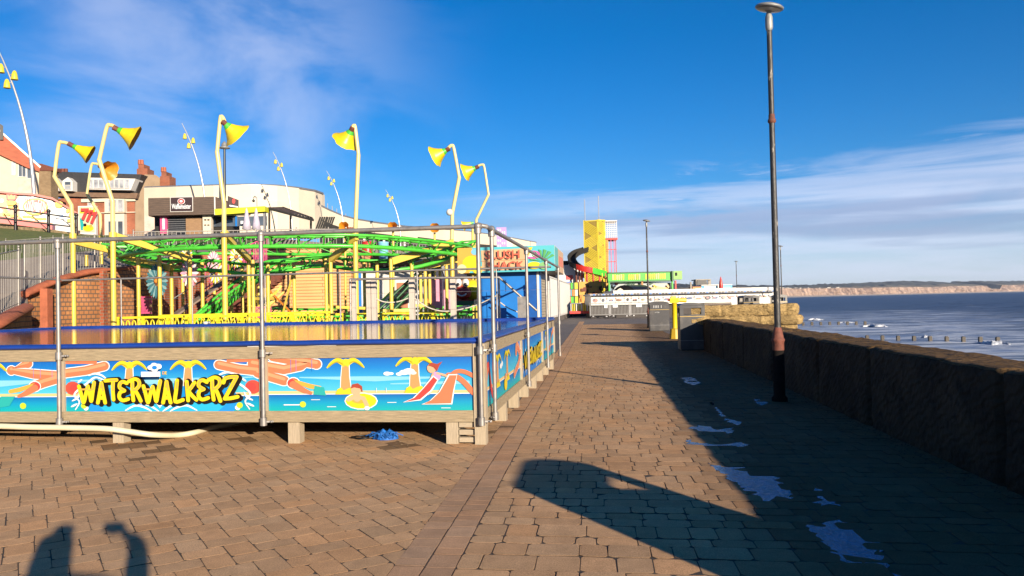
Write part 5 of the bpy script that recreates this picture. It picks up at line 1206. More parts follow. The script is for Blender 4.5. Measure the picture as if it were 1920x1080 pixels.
lime = mat('lime_yellow', (.72,.72,.02), .5, var=.05); mb = MB(); V.poly(mb, [(402,392),(496,386.5),(497,396.5),(403,403)], lime, 0, .8); mb.build('beam', t)
mb = MB(); V.rect(mb, 493.5, 397, 497.5, 446, steel, -.3, .2); mb.build('post', t)
t = thing('slatted_pergola', 'dark slatted pergola over the terrace tables, right of the yellow canopy', 'pergola', tuple(at(540,440,52)))
a0, a1, b0_, b1 = at(498,390,51), at(530,389,56), at(588,413,50), at(585,409,55)
for k in range(13):
    f = k/12; mb = MB(); mb.beam(a0+(b0_-a0)*f, a1+(b1-a1)*f, .07, .09, tb); mb.build('slat', t)
mb = MB(); mb.beam(a0, b0_, .08, .14, dark); mb.build('side_beam', t); mb = MB(); mb.beam(a1, b1, .08, .14, dark); mb.build('side_beam', t)
for px_ in (505, 545, 583): mb = MB(); mb.cyl(at(px_,446,51), at(px_, 391+(px_-498)*.24, 51), .07, dark, 6); mb.build('post', t)
um = mat('folded_parasol', (.55,.50,.62), .8, var=.2)
for k, (px_, lb) in enumerate(((463,'folded lilac parasol left of the canopy post'),(477,'folded lilac parasol just right of the canopy post'))):
    q = at(px_+ (4 if k else 0), 440, 50); t = thing('folded_parasol', lb, 'parasol', tuple(q), 'folded parasols on the terrace'); mb = MB(); mb.lathe([(.05,.0),(.05,.3),(.30,.35),(.22,.8),(.10,1.5),(.02,1.75)], um, q, 9); mb.build('fabric', t)
for k, (px_, lb) in enumerate(((590,'dark picnic bench leaning on the terrace, left one'),(604,'dark picnic bench leaning on the terrace, right one'))):
    q = at(px_, 440, 50); t = thing('picnic_bench', lb, 'bench', tuple(q), 'picnic benches on the terrace')
    for j in range(4): mb = MB(); mb.beam(q+RH*(.0+j*.14)+Vector((0,0,.1)), q+RH*(.4+j*.14)+Vector((0,0,1.15)), .05, .10, dark); mb.build('plank', t)
t = thing('camera_pole', 'hooked steel pole with a dome camera above the yellow canopy', 'pole', tuple(at(482,400,52)))
mb = MB(); q = at(482,400,52); mb.tube(smooth([q, q+Vector((0,0,.9)), q+Vector((-.08,0,1.12)), q+Vector((-.2,0,1.12)), q+Vector((-.24,0,.95))], 4), .04, steel, 6); mb.build('pole', t)
mb = MB(); mb.sphere(q+Vector((-.24,0,.86)), .10, black, 8, 6); mb.build('dome', t)
V = VPlane(421, 62); t = thing('heritage_lamp', 'thin black lamp post with a white dome lantern, behind the third yellow flower lamp', 'lamp post', tuple(V.p(422,446)))
mb = MB(); q0, q1 = V.p(421.5,446), V.p(421, 280); mb.cyl(q0, q1, .13, black, 8, .09); mb.build('post', t)
mb = MB(); mb.lathe([(.06,0),(.42,.08),(.44,.14),(.25,.22),(.23,.42),(.12,.58),(.02,.66)], lamph, q1, 14); mb.build('lantern', t)
# six tall curved masts with three yellow bells each
bellm = mat('bell_yellow', (.80,.66,.04), .45, var=.05); mastm = mat('mast_silver', (.62,.61,.60), .35, .5, var=.1)
lamps = [((-6,88),(66,431),53,'largest curved mast with three yellow bell lights, at the left edge by the arcade'),
 ((341,231),(388,440),60,'curved mast with three yellow bells rising behind the dark timber bar'),
 ((512,285),(548,440),60,'curved mast with three yellow bells in front of the curved upper storey'),
 ((612,320),(644,440),67,'curved mast with three yellow bells right of the curved upper storey'),
 ((723,356),(751,450),74,'smallest curved mast with three yellow bells, above the sweeping wall')]
for (tx, ty_), (bx_, by), d, lb in lamps:
    Vm = VPlane(bx_, d); B_, T_ = Vm.p(bx_, by), Vm.p(tx, ty_); t = thing('bell_lamp_mast', lb, 'lamp mast', tuple(B_), 'curved masts with yellow bells')
    H = T_.z-B_.z; ks = max(.5, H/12.5); dx = (T_-B_).dot(Vm.t); pts = []
    for i in range(15): f = i/14; pts.append(B_+Vector((0,0,H*f))+Vm.t*(dx*(f**2.4)))
    mb = MB(); mb.tube([B_+Vector((0,0,-1.2))]+pts, [.16*ks]+[(.16-.125*(i/14))*ks for i in range(15)], mastm, 8); mb.build('mast', t)
    for f, s_ in ((.885,-1),(.845,1),(.80,-1)):
        q = B_+Vector((0,0,H*f))+Vm.t*(dx*f**2.4); e = q+Vm.t*(.36*s_*ks); mb = MB(); mb.cyl(q, e+Vector((0,0,.12*ks)), .03, mastm, 6); a_ = mb.build('bracket', t)
        mb = MB(); mb.lathe([(a_*ks, b_*ks) for a_, b_ in ((.03,.30),(.09,.26),(.14,.16),(.18,.0),(.22,-.30),(.22,-.33),(.18,-.30))], bellm, e, 14); mb.lathe([(.001,-.26*ks),(.185*ks,-.29*ks)], lens, e, 12, cap=False); mb.build('bell', t)
# ================================================================ ROLLER COASTER
rc_ = thing('roller_coaster', 'yellow and green family roller coaster on posts topped by trumpet flower lamps', 'roller coaster', tuple(gr(500,640)))
def base_of(px, d): p = at(px, 560, d); return Vector((p.x, p.y, 0))
def post(px, d, ytop, r=.085, m=yel, lean=0):
    b = base_of(px, d); z = at(px, ytop, d).z; mb = MB(); mb.cyl(b, Vector((b.x, b.y, z)), r, m, 8); mb.box(b.x-.16, b.y-.16, 0, b.x+.16, b.y+.16, .03, m); mb.cyl(Vector((b.x,b.y,z*.5-.02)), Vector((b.x,b.y,z*.5+.02)), r*1.25, m, 8)
    return mb.build('support_post', rc_)
def trumpet(tip, dirv, L, open_, col_throat=grn):
    """flower lamp: throat at tip, opening along dirv"""
    d = Vector(dirv).normalized(); n = 16; u = d.cross(Vector((0,0,1))).normalized(); v = u.cross(d); prof = [(.07,0),(.09,.08),(.13,.25),(.20,.5),(.30,.78),(.42,1.0)]
    k = open_/.42; mb = MB(); rings = []
    for r, s_ in prof:
        rings.append([Vector(tip)+d*(s_*L)+(u*cos(2*pi*j/n)+v*sin(2*pi*j/n))*r*k*(1+.07*s_*(1 if j % 4 else -1.2)) for j in range(n)])
    for i in range(len(prof)-1):
        m_ = col_throat if i < 2 else yflow
        mb.add(rings[i]+rings[i+1], [(j, (j+1) % n, n+(j+1) % n, n+j) for j in range(n)], m_, True)
        inr = [p+(Vector(tip)+d*(prof[i][1]*L)-p)*.04 for p in rings[i]]; in2 = [p+(Vector(tip)+d*(prof[i+1][1]*L)-p)*.03 for p in rings[i+1]]
        mb.add(inr+in2, [(n+j, n+(j+1) % n, (j+1) % n, j) for j in range(n)], oflow, True)
    return mb
yflow = mat('flower_yellow', (.85,.62,.01), .4, var=.12, vs=5); oflow = mat('flower_orange_inside', (.75,.30,.02), .5, var=.15)
def flower_post(base_px, d, pts, tip, end, open_=.42, yaw_out=0.0, r0=.085):
    """pts: picture points up the bent stem; tip -> end: the trumpet in the picture; yaw_out turns it to or from the eye"""
    b = base_of(base_px, d); P = [at(x, y, d) for x, y in pts]; P[0] = Vector((b.x, b.y, P[0].z))
    mb = MB(); mb.cyl(b, P[0], r0, yel, 10); mb.box(b.x-.18, b.y-.18, 0, b.x+.18, b.y+.18, .04, yel); mb.cyl(P[0]-Vector((0,0,.08)), P[0]+Vector((0,0,.08)), r0*1.4, yel, 10); st = mb.build('flower_lamp_post', rc_)
    mb = MB(); k = len(P); mb.tube([P[0], P[1]], r0*.85, yelp, 10)
    mb.tube(P[1:3], r0*.82, yelp, 10); mb.sphere(P[1], r0*.86, yelp, 10, 8); mb.sphere(P[2], r0*.82, yelp, 10, 8); mb.tube([P[2]]+smooth(P[2:], 5)[1:], r0*.72, yelp, 10); mb.build('bent_stem', rc_)
    t0, t1 = at(*tip, d), at(*end, d); dv = t1-t0; L = dv.length; dv = dv + (-FH)*yaw_out*L; mb = MB(); mb.cyl(t0-dv.normalized()*.12, t0+dv.normalized()*.05, .085, rust, 10); mb.build('lamp_collar', rc_)
    trumpet(t0, dv, L, open_).build('flower_lamp', rc_)
flower_post(138, 26.9, [(138,442),(134,385),(102,331),(110,272),(117,267),(127,269),(134,272)], (134,272), (165,289), .34, -.35)
flower_post(213, 24.6, [(213,440),(211,378),(186,300),(200,240),(207,235),(214,237),(219,242)], (219,242), (250,258), .42, -.35)
flower_post(191, 31, [(191,445),(188,403),(163,364),(171,312),(178,307),(186,309),(190,313)], (190,313), (212,323), .40, .45, r0=.07)
flower_post(422, 24.2, [(422,440),(420,382),(407,285),(413,224),(416,219),(419,223),(422,231)], (422,232), (443,255), .46, -.6)
flower_post(668, 25.6, [(668,440),(667,410),(672,290),(666,240),(663,236),(661,239),(659,243)], (659,244), (643,266), .46, -.6)
flower_post(849, 29.3, [(849,460),(848,400),(861,333),(851,279),(847,273),(843,275),(838,280)], (838,281), (813,293), .42, -.25)
flower_post(894, 33.5, [(894,470),(893,412),(916,365),(908,314),(904,309),(899,310),(893,313)], (893,314), (870,323), .40, -.2, r0=.07)
for i, (px_, y, d, od) in enumerate(((647,424,34,1.0),(737,424,35,1.0),(815,426,35.5,1.0),(886,414,33,-.1))):
    b = base_of(px_, d); q = at(px_, y+10, d); mb = MB(); mb.cyl(b, q, .05, yel, 8); mb.build('flower_lamp_post', rc_)
    tip = at(px_+2, y+3, d+.2); dv = -FH if od > .5 else (at(px_-12, y+4, d)-at(px_, y, d)).normalized(); trumpet(tip, Vector(dv)+Vector((0,0,.0)), .5, .22).build('flower_lamp', rc_)
mb = MB(); mb.sphere(at(843,398,29.2), .13, white, 12, 8); mb.build('globe_light', rc_)
# track
def frames(pts, closed):
    out = []; n = len(pts)
    for i in range(n):
        a, b = (pts[i-1], pts[(i+1) % n]) if closed else (pts[max(i-1,0)], pts[min(i+1,n-1)]); t = (b-a).normalized(); s_ = t.cross(Vector((0,0,1))); s_ = s_.normalized() if s_.length > .05 else Vector((1,0,0)); out.append((pts[i], t, s_, s_.cross(t)))
    return out
def track(ctrl, closed=False, m=grn, g=.34, name='track', ties=True, sub=8):
    P = smooth([at(*c) for c in ctrl], sub, closed); F = frames(P, closed); mb = MB()
    for s_ in (-1, 1): mb.tube([p+s*(g*s_) for p, t, s, u in F], .05, m, 6, closed)
    mb.tube([p-u*.34 for p, t, s, u in F], .075, m, 6, closed)
    if ties:
        acc = 0
        for i in range(len(F)):
            if i: acc += (F[i][0]-F[i-1][0]).length
            if acc > .75 or i == 0:
                acc = 0; p, t, s, u = F[i]; mb.beam(p-s*g, p+s*g, .06, .05, m); mb.cyl(p-s*g, p-u*.34, .028, m, 5); mb.cyl(p+s*g, p-u*.34, .028, m, 5)
                if i+2 < len(F): q, _, s2, u2 = F[i+2]; mb.cyl(p-u*.34, q-s2*g, .022, m, 4)
    mb.build(name, rc_)
track([(225,462,27.5),(300,450,25.6),(420,444,25),(560,442,25.2),(680,443,25.8),(790,452,27.5),(862,462,30),(845,466,33.5),(700,463,35),(560,463,35.3),(400,461,34.5),(270,462,31)], True)
track([(208,458,28.5),(240,474,28),(320,488,27.6),(400,489,27.6),(470,496,27.8),(540,490,28),(600,481,28.2),(680,489,28.2),(760,487,28.6),(830,470,29.5),(880,452,31)], False)
track([(260,700,26.5),(330,628,26.7),(370,596,27),(430,548,28),(500,497,29.5),(540,486,30.5),(600,484,31)], False, g=.42)
track([(850,468,32),(810,490,31.5),(765,532,31),(725,572,30.5),(680,610,30),(640,622,29.5)], False, dgrn)
track([(505,578,33.5),(580,580,32.5),(660,577,32.5),(740,580,33),(850,574,34),(890,560,34.5)], False)
track([(470,600,30),(560,604,29),(660,600,29),(790,596,30),(880,590,31)], False)
# walkway plank beside the lift
mb = MB(); plank = mat('grey_plank', (.26,.19,.15), .8, var=.2)
mb.beam(at(325,592,28), at(480,488,30.5), .5, .06, plank); mb.tube([at(325,560,28), at(480,462,30.5)], .02, steel, 5); mb.build('lift_walkway', rc_)
mb = MB(); mb.beam(at(372,606,27.2), at(505,510,29.6), .08, .10, dgrn); mb.beam(at(372,590,26.6), at(505,497,28.9), .05, .08, grn); [mb.beam(at(372+k*6.3, 606-k*4.55, 27.1), at(377+k*6.3, 588-k*4.4, 26.8), .04, .05, grn if k % 2 else dgrn) for k in range(21)]; mb.build('lift_side_plate', rc_)
# support posts
for px_, d, yt in ((163,30,478),(260,27.2,482),(283,31,505),(300,27,478),(322,28,482),(343,32,500),(357,26.8,480),(380,28.5,486),(402,32,500),(434,30,495),(455,28.4,495),(467,26.6,482),(475,26.9,487),(503,27.5,492),(552,28.5,496),(612,27.8,485),(621,26.4,482),(684,29.5,492),(708,28,488),(734,27,486),(773,28.6,480),(789,30.5,495),(798,29.5,485),(806,31,497),(826,32,498),(838,30.5,490)): post(px_, d, yt, .068)
for px_, d, yt in ((478,31,520),(486,30,535),(497,29,540),(505,31,512)): post(px_, d, yt, .07)
# sloping outriggers
for a, b, m_, w_ in (((138,452,26.9),(216,472,28.4),yel,.22),((205,478,28.4),(322,503,27.5),yel,.22),((214,442,24.7),(357,486,26.8),yel,.20),((422,438,24.3),(467,486,26.6),yel,.22),((668,444,25.5),(621,486,26.4),yel,.22),((849,454,29.2),(734,490,27),yel,.24),((900,480,32),(770,505,29),yel,.20),((895,462,33),(773,497,29.5),yel,.16),((322,503,27.5),(380,500,28.5),yel,.18),((552,500,28.5),(530,590,28.6),yel,.06),((520,545,29),(455,600,27.5),yel,.08),((500,540,29),(560,600,28.5),ora,.06),((735,545,28),(690,590,29),dgrn,.06),((800,560,30),(820,600,30),ora,.07)):
    mb = MB(); mb.beam(at(*a), at(*b), w_*.6, w_, m_); mb.build('outrigger', rc_)
for a, b in (((708,582,28),(773,582,28.6)),((773,572,28.6),(815,576,29)),((455,600,27),(520,600,28)),((613,575,28),(684,578,29)),((475,560,26.9),(513,560,29))): mb = MB(); mb.beam(at(*a), at(*b), .08, .10, yel); mb.build('cross_brace', rc_)
for k in range(9): a = at(472+k*6, 590-k*3, 28.5+k*.1); mb = MB(); mb.beam(a, a+Vector((rnd.uniform(.3,.7), .2, rnd.uniform(.3,.9))), .05, .06, rnd.choice([ora, yel])); mb.build('cross_brace', rc_)
# daisy wheels
def daisy(px, py, d, r, c1, c2, n=22):
    c = at(px, py, d); mb = MB(); u, v = RH, Vector((0,0,1))
    for i in range(n):
        a = 2*pi*i/n; e = (u*cos(a)*.62+v*sin(a)); s_ = (-u*sin(a)*.62+v*cos(a)); m_ = c1 if i % 2 else c2
        mb.slab([c+e*r*.3-s_*r*.05, c+e*r*.75-s_*r*.11, c+e*r*.97-s_*r*.05, c+e*r+s_*.0, c+e*r*.97+s_*r*.05, c+e*r*.75+s_*r*.11, c+e*r*.3+s_*r*.05], FH*.04-FH*.02*(i % 2), m_)
    mb.lathe([(r*.14,-.03),(r*.14,.03),(r*.07,.06)], ora, c-FH*.03, 12, axis=-FH); mb.build('daisy', rc_)
pale_bl = mat('petal_pale_blue', (.25,.45,.50), .5); 
daisy(294,527,27.4,.62,mat('petal_teal',(.03,.16,.20),.5),mat('petal_grey_blue',(.20,.36,.38),.5),26); daisy(355,512,27.2,.52,lpink,white,18); daisy(400,490,31,.42,white,lpink); daisy(405,510,31.5,.5,ppal,white); daisy(443,482,30,.42,white,ppal); daisy(350,478,33,.4,white,ppal)
# ---- the train
t = thing('coaster_train', 'red and yellow caterpillar coaster train with round white eyes', 'coaster train', tuple(at(872,575,25.5)))
mb = MB(); c = at(868,549,25.5); mb.sphere(c, .33, red, 18, 12, (.85,.9,.72)); mb.build('nose', t)
mb = MB(); mb.sphere(c+RH*.30+FH*.35+Vector((0,0,.10)), .36, yelb, 18, 12, (1,1,.95)); mb.build('cheek', t)
for sx in (-1, 1):
    mb = MB(); q = c+RH*(sx*.12-.02)-FH*.10+Vector((0,0,.33)); mb.sphere(q, .15, white, 12, 10, (.8,.8,1)); e = mb.build('eye', t); mb = MB(); mb.sphere(q-FH*.13+Vector((0,0,-.05)), .05, black, 8, 6); mb.build('pupil', e)
mb = MB(); mb.tube(smooth([c-FH*.30+RH*x+Vector((0,0,z)) for x, z in ((-.16,-.02),(-.08,-.09),(.03,-.10),(.14,-.03))], 4), .03, white, 6); mb.build('mouth', t)
mb = MB(); mb.box(c.x-.3, c.y-.2, c.z-.42, c.x+.4, c.y+1.8, c.z-.27, dgrn); mb.build('chassis', t)
for k in (1, 2):
    mb = MB(); q = c+FH*(1.2*k)+Vector((0,0,-.05)); mb.hexa([q+Vector((x*.42, y*.5, z)) for z in (-.3,.25) for x, y in ((-1,-1),(1,-1),(1,1),(-1,1))], red if k == 1 else yelb); mb.sphere(q+Vector((0,.35,.3)), .35, ora, 10, 8, (1,.35,.8)); mb.build('passenger_car', t)
# ---- yellow hooped barrier
def hoop_fence(x0, x1, d, ytop, label, n):
    a, b = base_of(x0, d), base_of(x1, d); zt = at((x0+x1)/2, ytop, d).z; t = thing('hooped_barrier', label, 'barrier', tuple(a), 'yellow hooped barriers round the coaster'); dr = (b-a)/n
    mb = MB(); mb.beam(a+Vector((0,0,zt)), b+Vector((0,0,zt)), .05, .06, yelb); mb.build('top_rail', t); mb = MB(); mb.beam(a+Vector((0,0,.12)), b+Vector((0,0,.12)), .04, .05, yelb); mb.build('bottom_rail', t)
    mb = MB()
    for k in range(n):
        q = a+dr*(k+.5); w_ = dr*.32; pts = [q-w_+Vector((0,0,.12)), q-w_+Vector((0,0,zt-.28))]+[q-w_*cos(pi*j/6)+Vector((0,0,zt-.28+.20*sin(pi*j/6))) for j in range(1,6)]+[q+w_+Vector((0,0,zt-.28)), q+w_+Vector((0,0,.12))]
        mb.tube(pts, .02, yelb, 5, caps=False)
    mb.build('hoops', t)
    for k in range(0, n+1, 4): mb = MB(); q = a+dr*k; mb.box(q.x-.035, q.y-.035, 0, q.x+.035, q.y+.035, zt+.03, yelb); mb.build('post', t)
hoop_fence(222, 360, 22.2, 594.5, 'leftmost run of yellow hooped barrier along the coaster', 12)
hoop_fence(362, 500, 22.2, 592.5, 'second run of yellow hooped barrier, between the third flower lamp and the platform pole', 12)
hoop_fence(502, 668, 22.6, 590.5, 'third run of yellow hooped barrier, below the ochre brick building', 14)
hoop_fence(670, 905, 23.2, 586.5, 'rightmost run of yellow hooped barrier beside the blue kiosk', 20)
hoop_fence(300, 620, 24.2, 588.5, 'yellow hooped barrier directly behind the front runs', 26)
# ---- pink stair rails and stairs
t = thing('pink_stair', 'staircase with bright pink railings behind the coaster', 'staircase', tuple(at(430,600,35)))
for (xa, ya, xb, yb, d0, d1) in ((379,512,398,500,34,34.4),(398,500,500,452,34.4,36.5)):
    mb = MB(); a, b = at(xa,ya-8,d0), at(xb,yb-8,d1); h = Vector((0,0,-.95)); mb.tube([a, b], .035, pink, 6); mb.tube([a+h, b+h], .03, pink, 6); n = int((b-a).length/.16)
    for k in range(n+1): p = a+(b-a)*(k/n); mb.cyl(p, p+h, .018, pink, 4)
    mb.build('stair_rail', t)
mb = MB()
for k in range(14): p = at(372+k*9.5, 560-k*5.5, 34.6+k*.15); mb.box(p.x, p.y, p.z-.9, p.x+1.0, p.y+1.4, p.z-.72, rust)
mb.build('steps', t)
for xa, xb, ya, yb, d, lb in ((264,284,556,588,29.5,'small pink barred gate left of the teal daisy wheel'),(476,500,462,497,33.5,'pink barred panel at the top of the stairs'),(447,470,462,500,34.5,'pink slatted panel left of the top stair panel'),(480,508,575,596,27.5,'pink low panel behind the yellow barrier')):
    t = thing('pink_gate', lb, 'gate', tuple(at((xa+xb)/2, yb, d)), 'pink railing panels'); V = VPlane((xa+xb)/2, d); mb = MB(); V.rect(mb, xa, ya, xb, ya+2, pink, 0, .05); V.rect(mb, xa, yb-2, xb, yb, pink, 0, .05); n = 8
    for k in range(n+1): x = xa+(xb-xa)*k/n; V.rect(mb, x-.7, ya, x+.7, yb, pink, -.01, .03)
    mb.build('bars', t)
# ---- white timber posts with a rope, right of the middle
t = thing('rope_fence', 'pale square timber posts with a slung rope behind the platform', 'fence', tuple(gr(770,640)))
wp = mat('bleached_timber', (.62,.54,.46), .8, var=.15, stretch=(1,14,1), uv=True)
for px_, yt, w_ in ((664,525,.10),(692,527,.12),(702,525,.13),(773,522,.14),(850,520,.14)):
    b = base_of(px_, 20.6); z = at(px_, yt, 20.6).z; mb = MB(); mb.box(b.x-w_/2, b.y-w_/2, 0, b.x+w_/2, b.y+w_/2, z, wp, (0,0,1)); mb.build('post', t)
ropem = mat('pale_rope', (.66,.60,.50), .9, var=.1); mb = MB()
for pts in ([(702,558),(720,566),(745,566),(773,556)],[(773,556),(800,575),(826,583),(850,583)],[(850,583),(885,575),(910,565),(935,552)],[(935,565),(952,577),(968,584),(984,590)]): mb.tube(smooth([at(x, y, 20.6) for x, y in pts], 5), .018, ropem, 6)
mb.build('rope', t)
t = thing('ramp_handrail', 'galvanised handrail sloping down in front of the blue kiosk', 'handrail', tuple(gr(935,640)))
mb = MB(); mb.tube([at(655,524,20.3), at(800,521,20.1), at(936,520,19.9), at(1006,582,20.1)], .032, galv, 8); mb.build('rail', t)
for px_, ya in ((657,524),(936,520)): b = base_of(px_, 20.2); mb = MB(); mb.cyl(b, Vector((b.x,b.y,at(px_,ya,20.2).z)), .028, galv, 8); mb.build('post', t)
mb = MB(); mb.box(*(at(975,598,20)-Vector((.05,.05,.6))), *(at(984,556,20)+Vector((.05,.05,0))), galv); mb.build('bracket', t)
# ---- things under the gallery
def board(name, label, x0, y0, x1, y1, d, m, th=.15, cat='panel', group=None, extra=None):
    V = VPlane((x0+x1)/2, d); t = thing(name, label, cat, tuple(V.p((x0+x1)/2, y1)), group); mb = MB(); V.rect(mb, x0, y0, x1, y1, m, 0, th); mb.build('board', t)
    if extra: mb = MB(); extra(V, mb); mb.build('trim', t)
    return t
board('white_shop_front', 'white walled kiosk behind the coaster between the ochre building and the pink panels', 678, 508, 792, 640, 37, white, 3, 'kiosk', extra=lambda V, mb: (V.rect(mb, 675, 500, 795, 509, dark, .2, .5), V.rect(mb, 672, 512, 678, 640, blue, .05, .3), V.rect(mb, 720, 520, 742, 560, cream, .03, .03), V.rect(mb, 745, 530, 765, 640, mat('terracotta_panel', (.5,.2,.1), .8), .05, .05)))
board('dark_stall', 'dark navy stall with an open top behind the pink panels', 785, 492, 872, 640, 38, mat('navy_stall', (.02,.022,.05), .7), 2, 'stall', extra=lambda V, mb: (V.rect(mb, 785, 488, 872, 492, steel, .2, .5), V.poly(mb, [(826,497),(833,499),(842,520),(836,524)], steel, .1, .05), V.rect(mb, 790, 500, 802, 516, plb, .05, .03)))
board('pink_board', 'left pink hoarding between the coaster posts', 806, 524, 829, 578, 31, lpink, .12, 'hoarding', 'pink hoardings')
board('pink_board', 'right pink hoarding between the coaster posts', 832, 527, 850, 580, 31.5, lpink, .12, 'hoarding', 'pink hoardings')
board('lilac_board', 'tall lilac and white patterned sign above the kiosk roof', 931, 426, 950, 470, 27, flat('lilac', (.45,.30,.62)), .15, 'sign', extra=lambda V, mb: [V.rect(mb, 933+4*(k % 4), 429+5*(k//2), 935+4*(k % 4), 433+5*(k//2), pwh, .01, .01) for k in range(14)])
board('white_board', 'white upright panel right of the lilac sign', 951, 446, 961, 475, 27.5, white, .15, 'panel')
t = thing('red_drum', 'red drum standing on the gallery edge above the coaster track', 'drum', tuple(at(689,484,45))); mb = MB(); mb.lathe([(.30,0),(.32,.05),(.32,.95),(.28,1.0)], red, at(689,485,45), 12); mb.build('drum', t)
t = thing('blue_bin', 'blue bin on the gallery edge right of the red drum', 'bin', tuple(at(719,484,45))); mb = MB(); mb.lathe([(.26,0),(.32,.9),(.34,.95),(.2,1.0)], plb, at(719,485,45), 12); mb.build('body', t)
t = thing('brick_chimney_block', 'red brick pier beside the fourth flower lamp under the top rail', 'pier', tuple(at(656,440,45))); V = VPlane(656, 45); mb = MB(); V.rect(mb, 650, 426, 664, 446, rbrick, 0, 1); mb.build('brickwork', t)
# ================================================================ KIOSK
t = thing('slush_kiosk', 'blue kiosk with a fruit painted SLUSH SHACK sign and a roller shutter side', 'kiosk', tuple(gr(960,640)))
V = VPlane(905, 21.2, R(-7.69)); kx0, kx1 = V.p(900,560).x, V.p(1009,560).x; ky = V.p(950,560).y; kz = at(950,511,21.2).z
mb = MB(); mb.box(kx0, ky, 0, kx1, ky+.06, kz, blue); mb.box(kx1-.06, ky+.06, 0, kx1, ky+2.9, kz, blue); mb.box(kx0, ky+.06, 0, kx0+.06, ky+2.9, kz, blue); mb.box(kx0, ky+2.9, 0, kx1, ky+2.96, kz, blue); mb.build('wall', t)
mb = MB(); mb.box(kx0+.72, ky-.012, .05, kx0+.735, ky, kz-.2, mat('shadow_groove', (.004,.07,.28), .5)); mb.box(kx1-.32, ky-.05, 0, kx1-.02, ky, kz-.02, mat('deep_blue_paint', (.004,.10,.42), .4)); mb.box(kx1-.02, ky-.07, 0, kx1+.04, ky, kz, white)
mb.box(kx0+.2, ky-.03, .2, kx0+1.1, ky-.003, 1.9, blue); mb.build('door', t)
shm = mat('beige_shutter', (.48,.40,.28), .6, var=.08)
mb = MB(); ks = ky+.3
for k in range(28): mb.box(kx1+.001, ks, .06+k*.079, kx1+.045, ks+2.4, .06+k*.079+.068, shm)
mb.build('roller_shutter', t)
mb = MB(); mb.box(kx1, ky, 0, kx1+.07, ky+.28, kz, blue); mb.box(kx1, ks+2.42, 0, kx1+.07, ky+2.96, kz, white); mb.build('corner_trim', t)
sx0, sx1 = onY(858,487,ky-.35).x, onY(1040,487,ky-.35).x; sz0, sz1 = onY(950,510,ky-.35).z, onY(950,462.5,ky-.35).z
mb = MB(); mb.box(sx0, ky-.34, kz+.002, sx1, ky+3.1, kz+.05, black); mb.build('roof', t)
mb = MB(); sy = ky-.35; mb.box(sx0, sy, sz0, sx1, sy+.05, sz1, white)
A = ArtF(mb, lambda x, y: Vector((sx0+(sx1-sx0)*(x-858)/182, sy-.002, sz1-(sz1-sz0)*(y-462)/48)), (0,-1,0))
A.n = A.n*.25
A.P([(858,462),(1040,462),(1040,510),(858,510)], flat('sign_turquoise', (.10,.55,.62)), 0)
A.P([(858,462),(885,462),(895,478),(880,510),(858,510)], pora, 1); A.D((872,478), 13, pora, 2, 14); A.D((884,492), 17, pyel, 3, 15); A.D((866,502), 9, flat('sign_pale_yellow', (.8,.78,.4)), 4, 9); A.D((896,504), 10, ppal, 4, 8); A.D((892,470), 8, flat('sign_sky', (.2,.55,.8)), 2, 6)
tan = flat('sign_timber', (.72,.46,.24)); tan2 = flat('sign_timber_edge', (.5,.25,.10)); A.P([(903,468),(984,466),(986,487),(904,488)], tan, 4); A.P([(905,489),(990,488),(988,506),(903,507)], tan, 4); A.S([(903,488.4),(990,487.4)], 1, tan2, 5)
A.D((1000,479), 15, flat('sign_magenta', (.75,.10,.40)), 5, 8); A.D((996,479), 8, pwh, 6, 4); A.P([(986,466),(1000,464),(992,482)], ppal, 6)
A.D((1002,499), 13, pyel, 7, 7)
for k in range(7): a = .5+k*.42; A.P([(1018,492),(1018+22*cos(a)-3*sin(a),488-22*sin(a)*.9),(1018+24*cos(a)+3*sin(a),491-22*sin(a)*.9)], flat('sign_leaf', (.10,.42,.12)), 7)
A.D((1020,500), 9, flat('sign_leaf_pale', (.25,.55,.2)), 8, 7)
cr_ = flat('sign_letter_red', (.66,.13,.07))
for s_, y0, x0, x1 in (('SLUSH', 484.5, 912, 976), ('SHACK', 505, 915, 984)):
    w_ = (sx1-sx0)*(x1-x0)/182; q = Vector((sx0+(sx1-sx0)*(x0-858)/182, sy-.10, sz1-(sz1-sz0)*(y0-462)/48)); mb.text(s_, cr_, .30, q, (1,0,0), (0,0,1), width=w_, bold=.007)
mb.build('front_sign', t)
mb = MB(); mb.box(sx1-.05, sy+.05, sz0, sx1, ky+3.1, sz1, white); mb.box(sx1+.001, sy+.1, sz0+.02, sx1+.006, sy+1.2, sz1-.02, flat('side_sign_teal', (.12,.5,.45))); mb.box(sx1+.001, sy+1.2, sz0+.02, sx1+.007, ky+3.0, sz1-.02, tan)
for k in range(5): mb.box(sx1+.007, sy+1.5+k*.35, sz0+.2, sx1+.012, sy+1.7+k*.35, sz1-.2, cr_)
mb.build('side_sign', t)
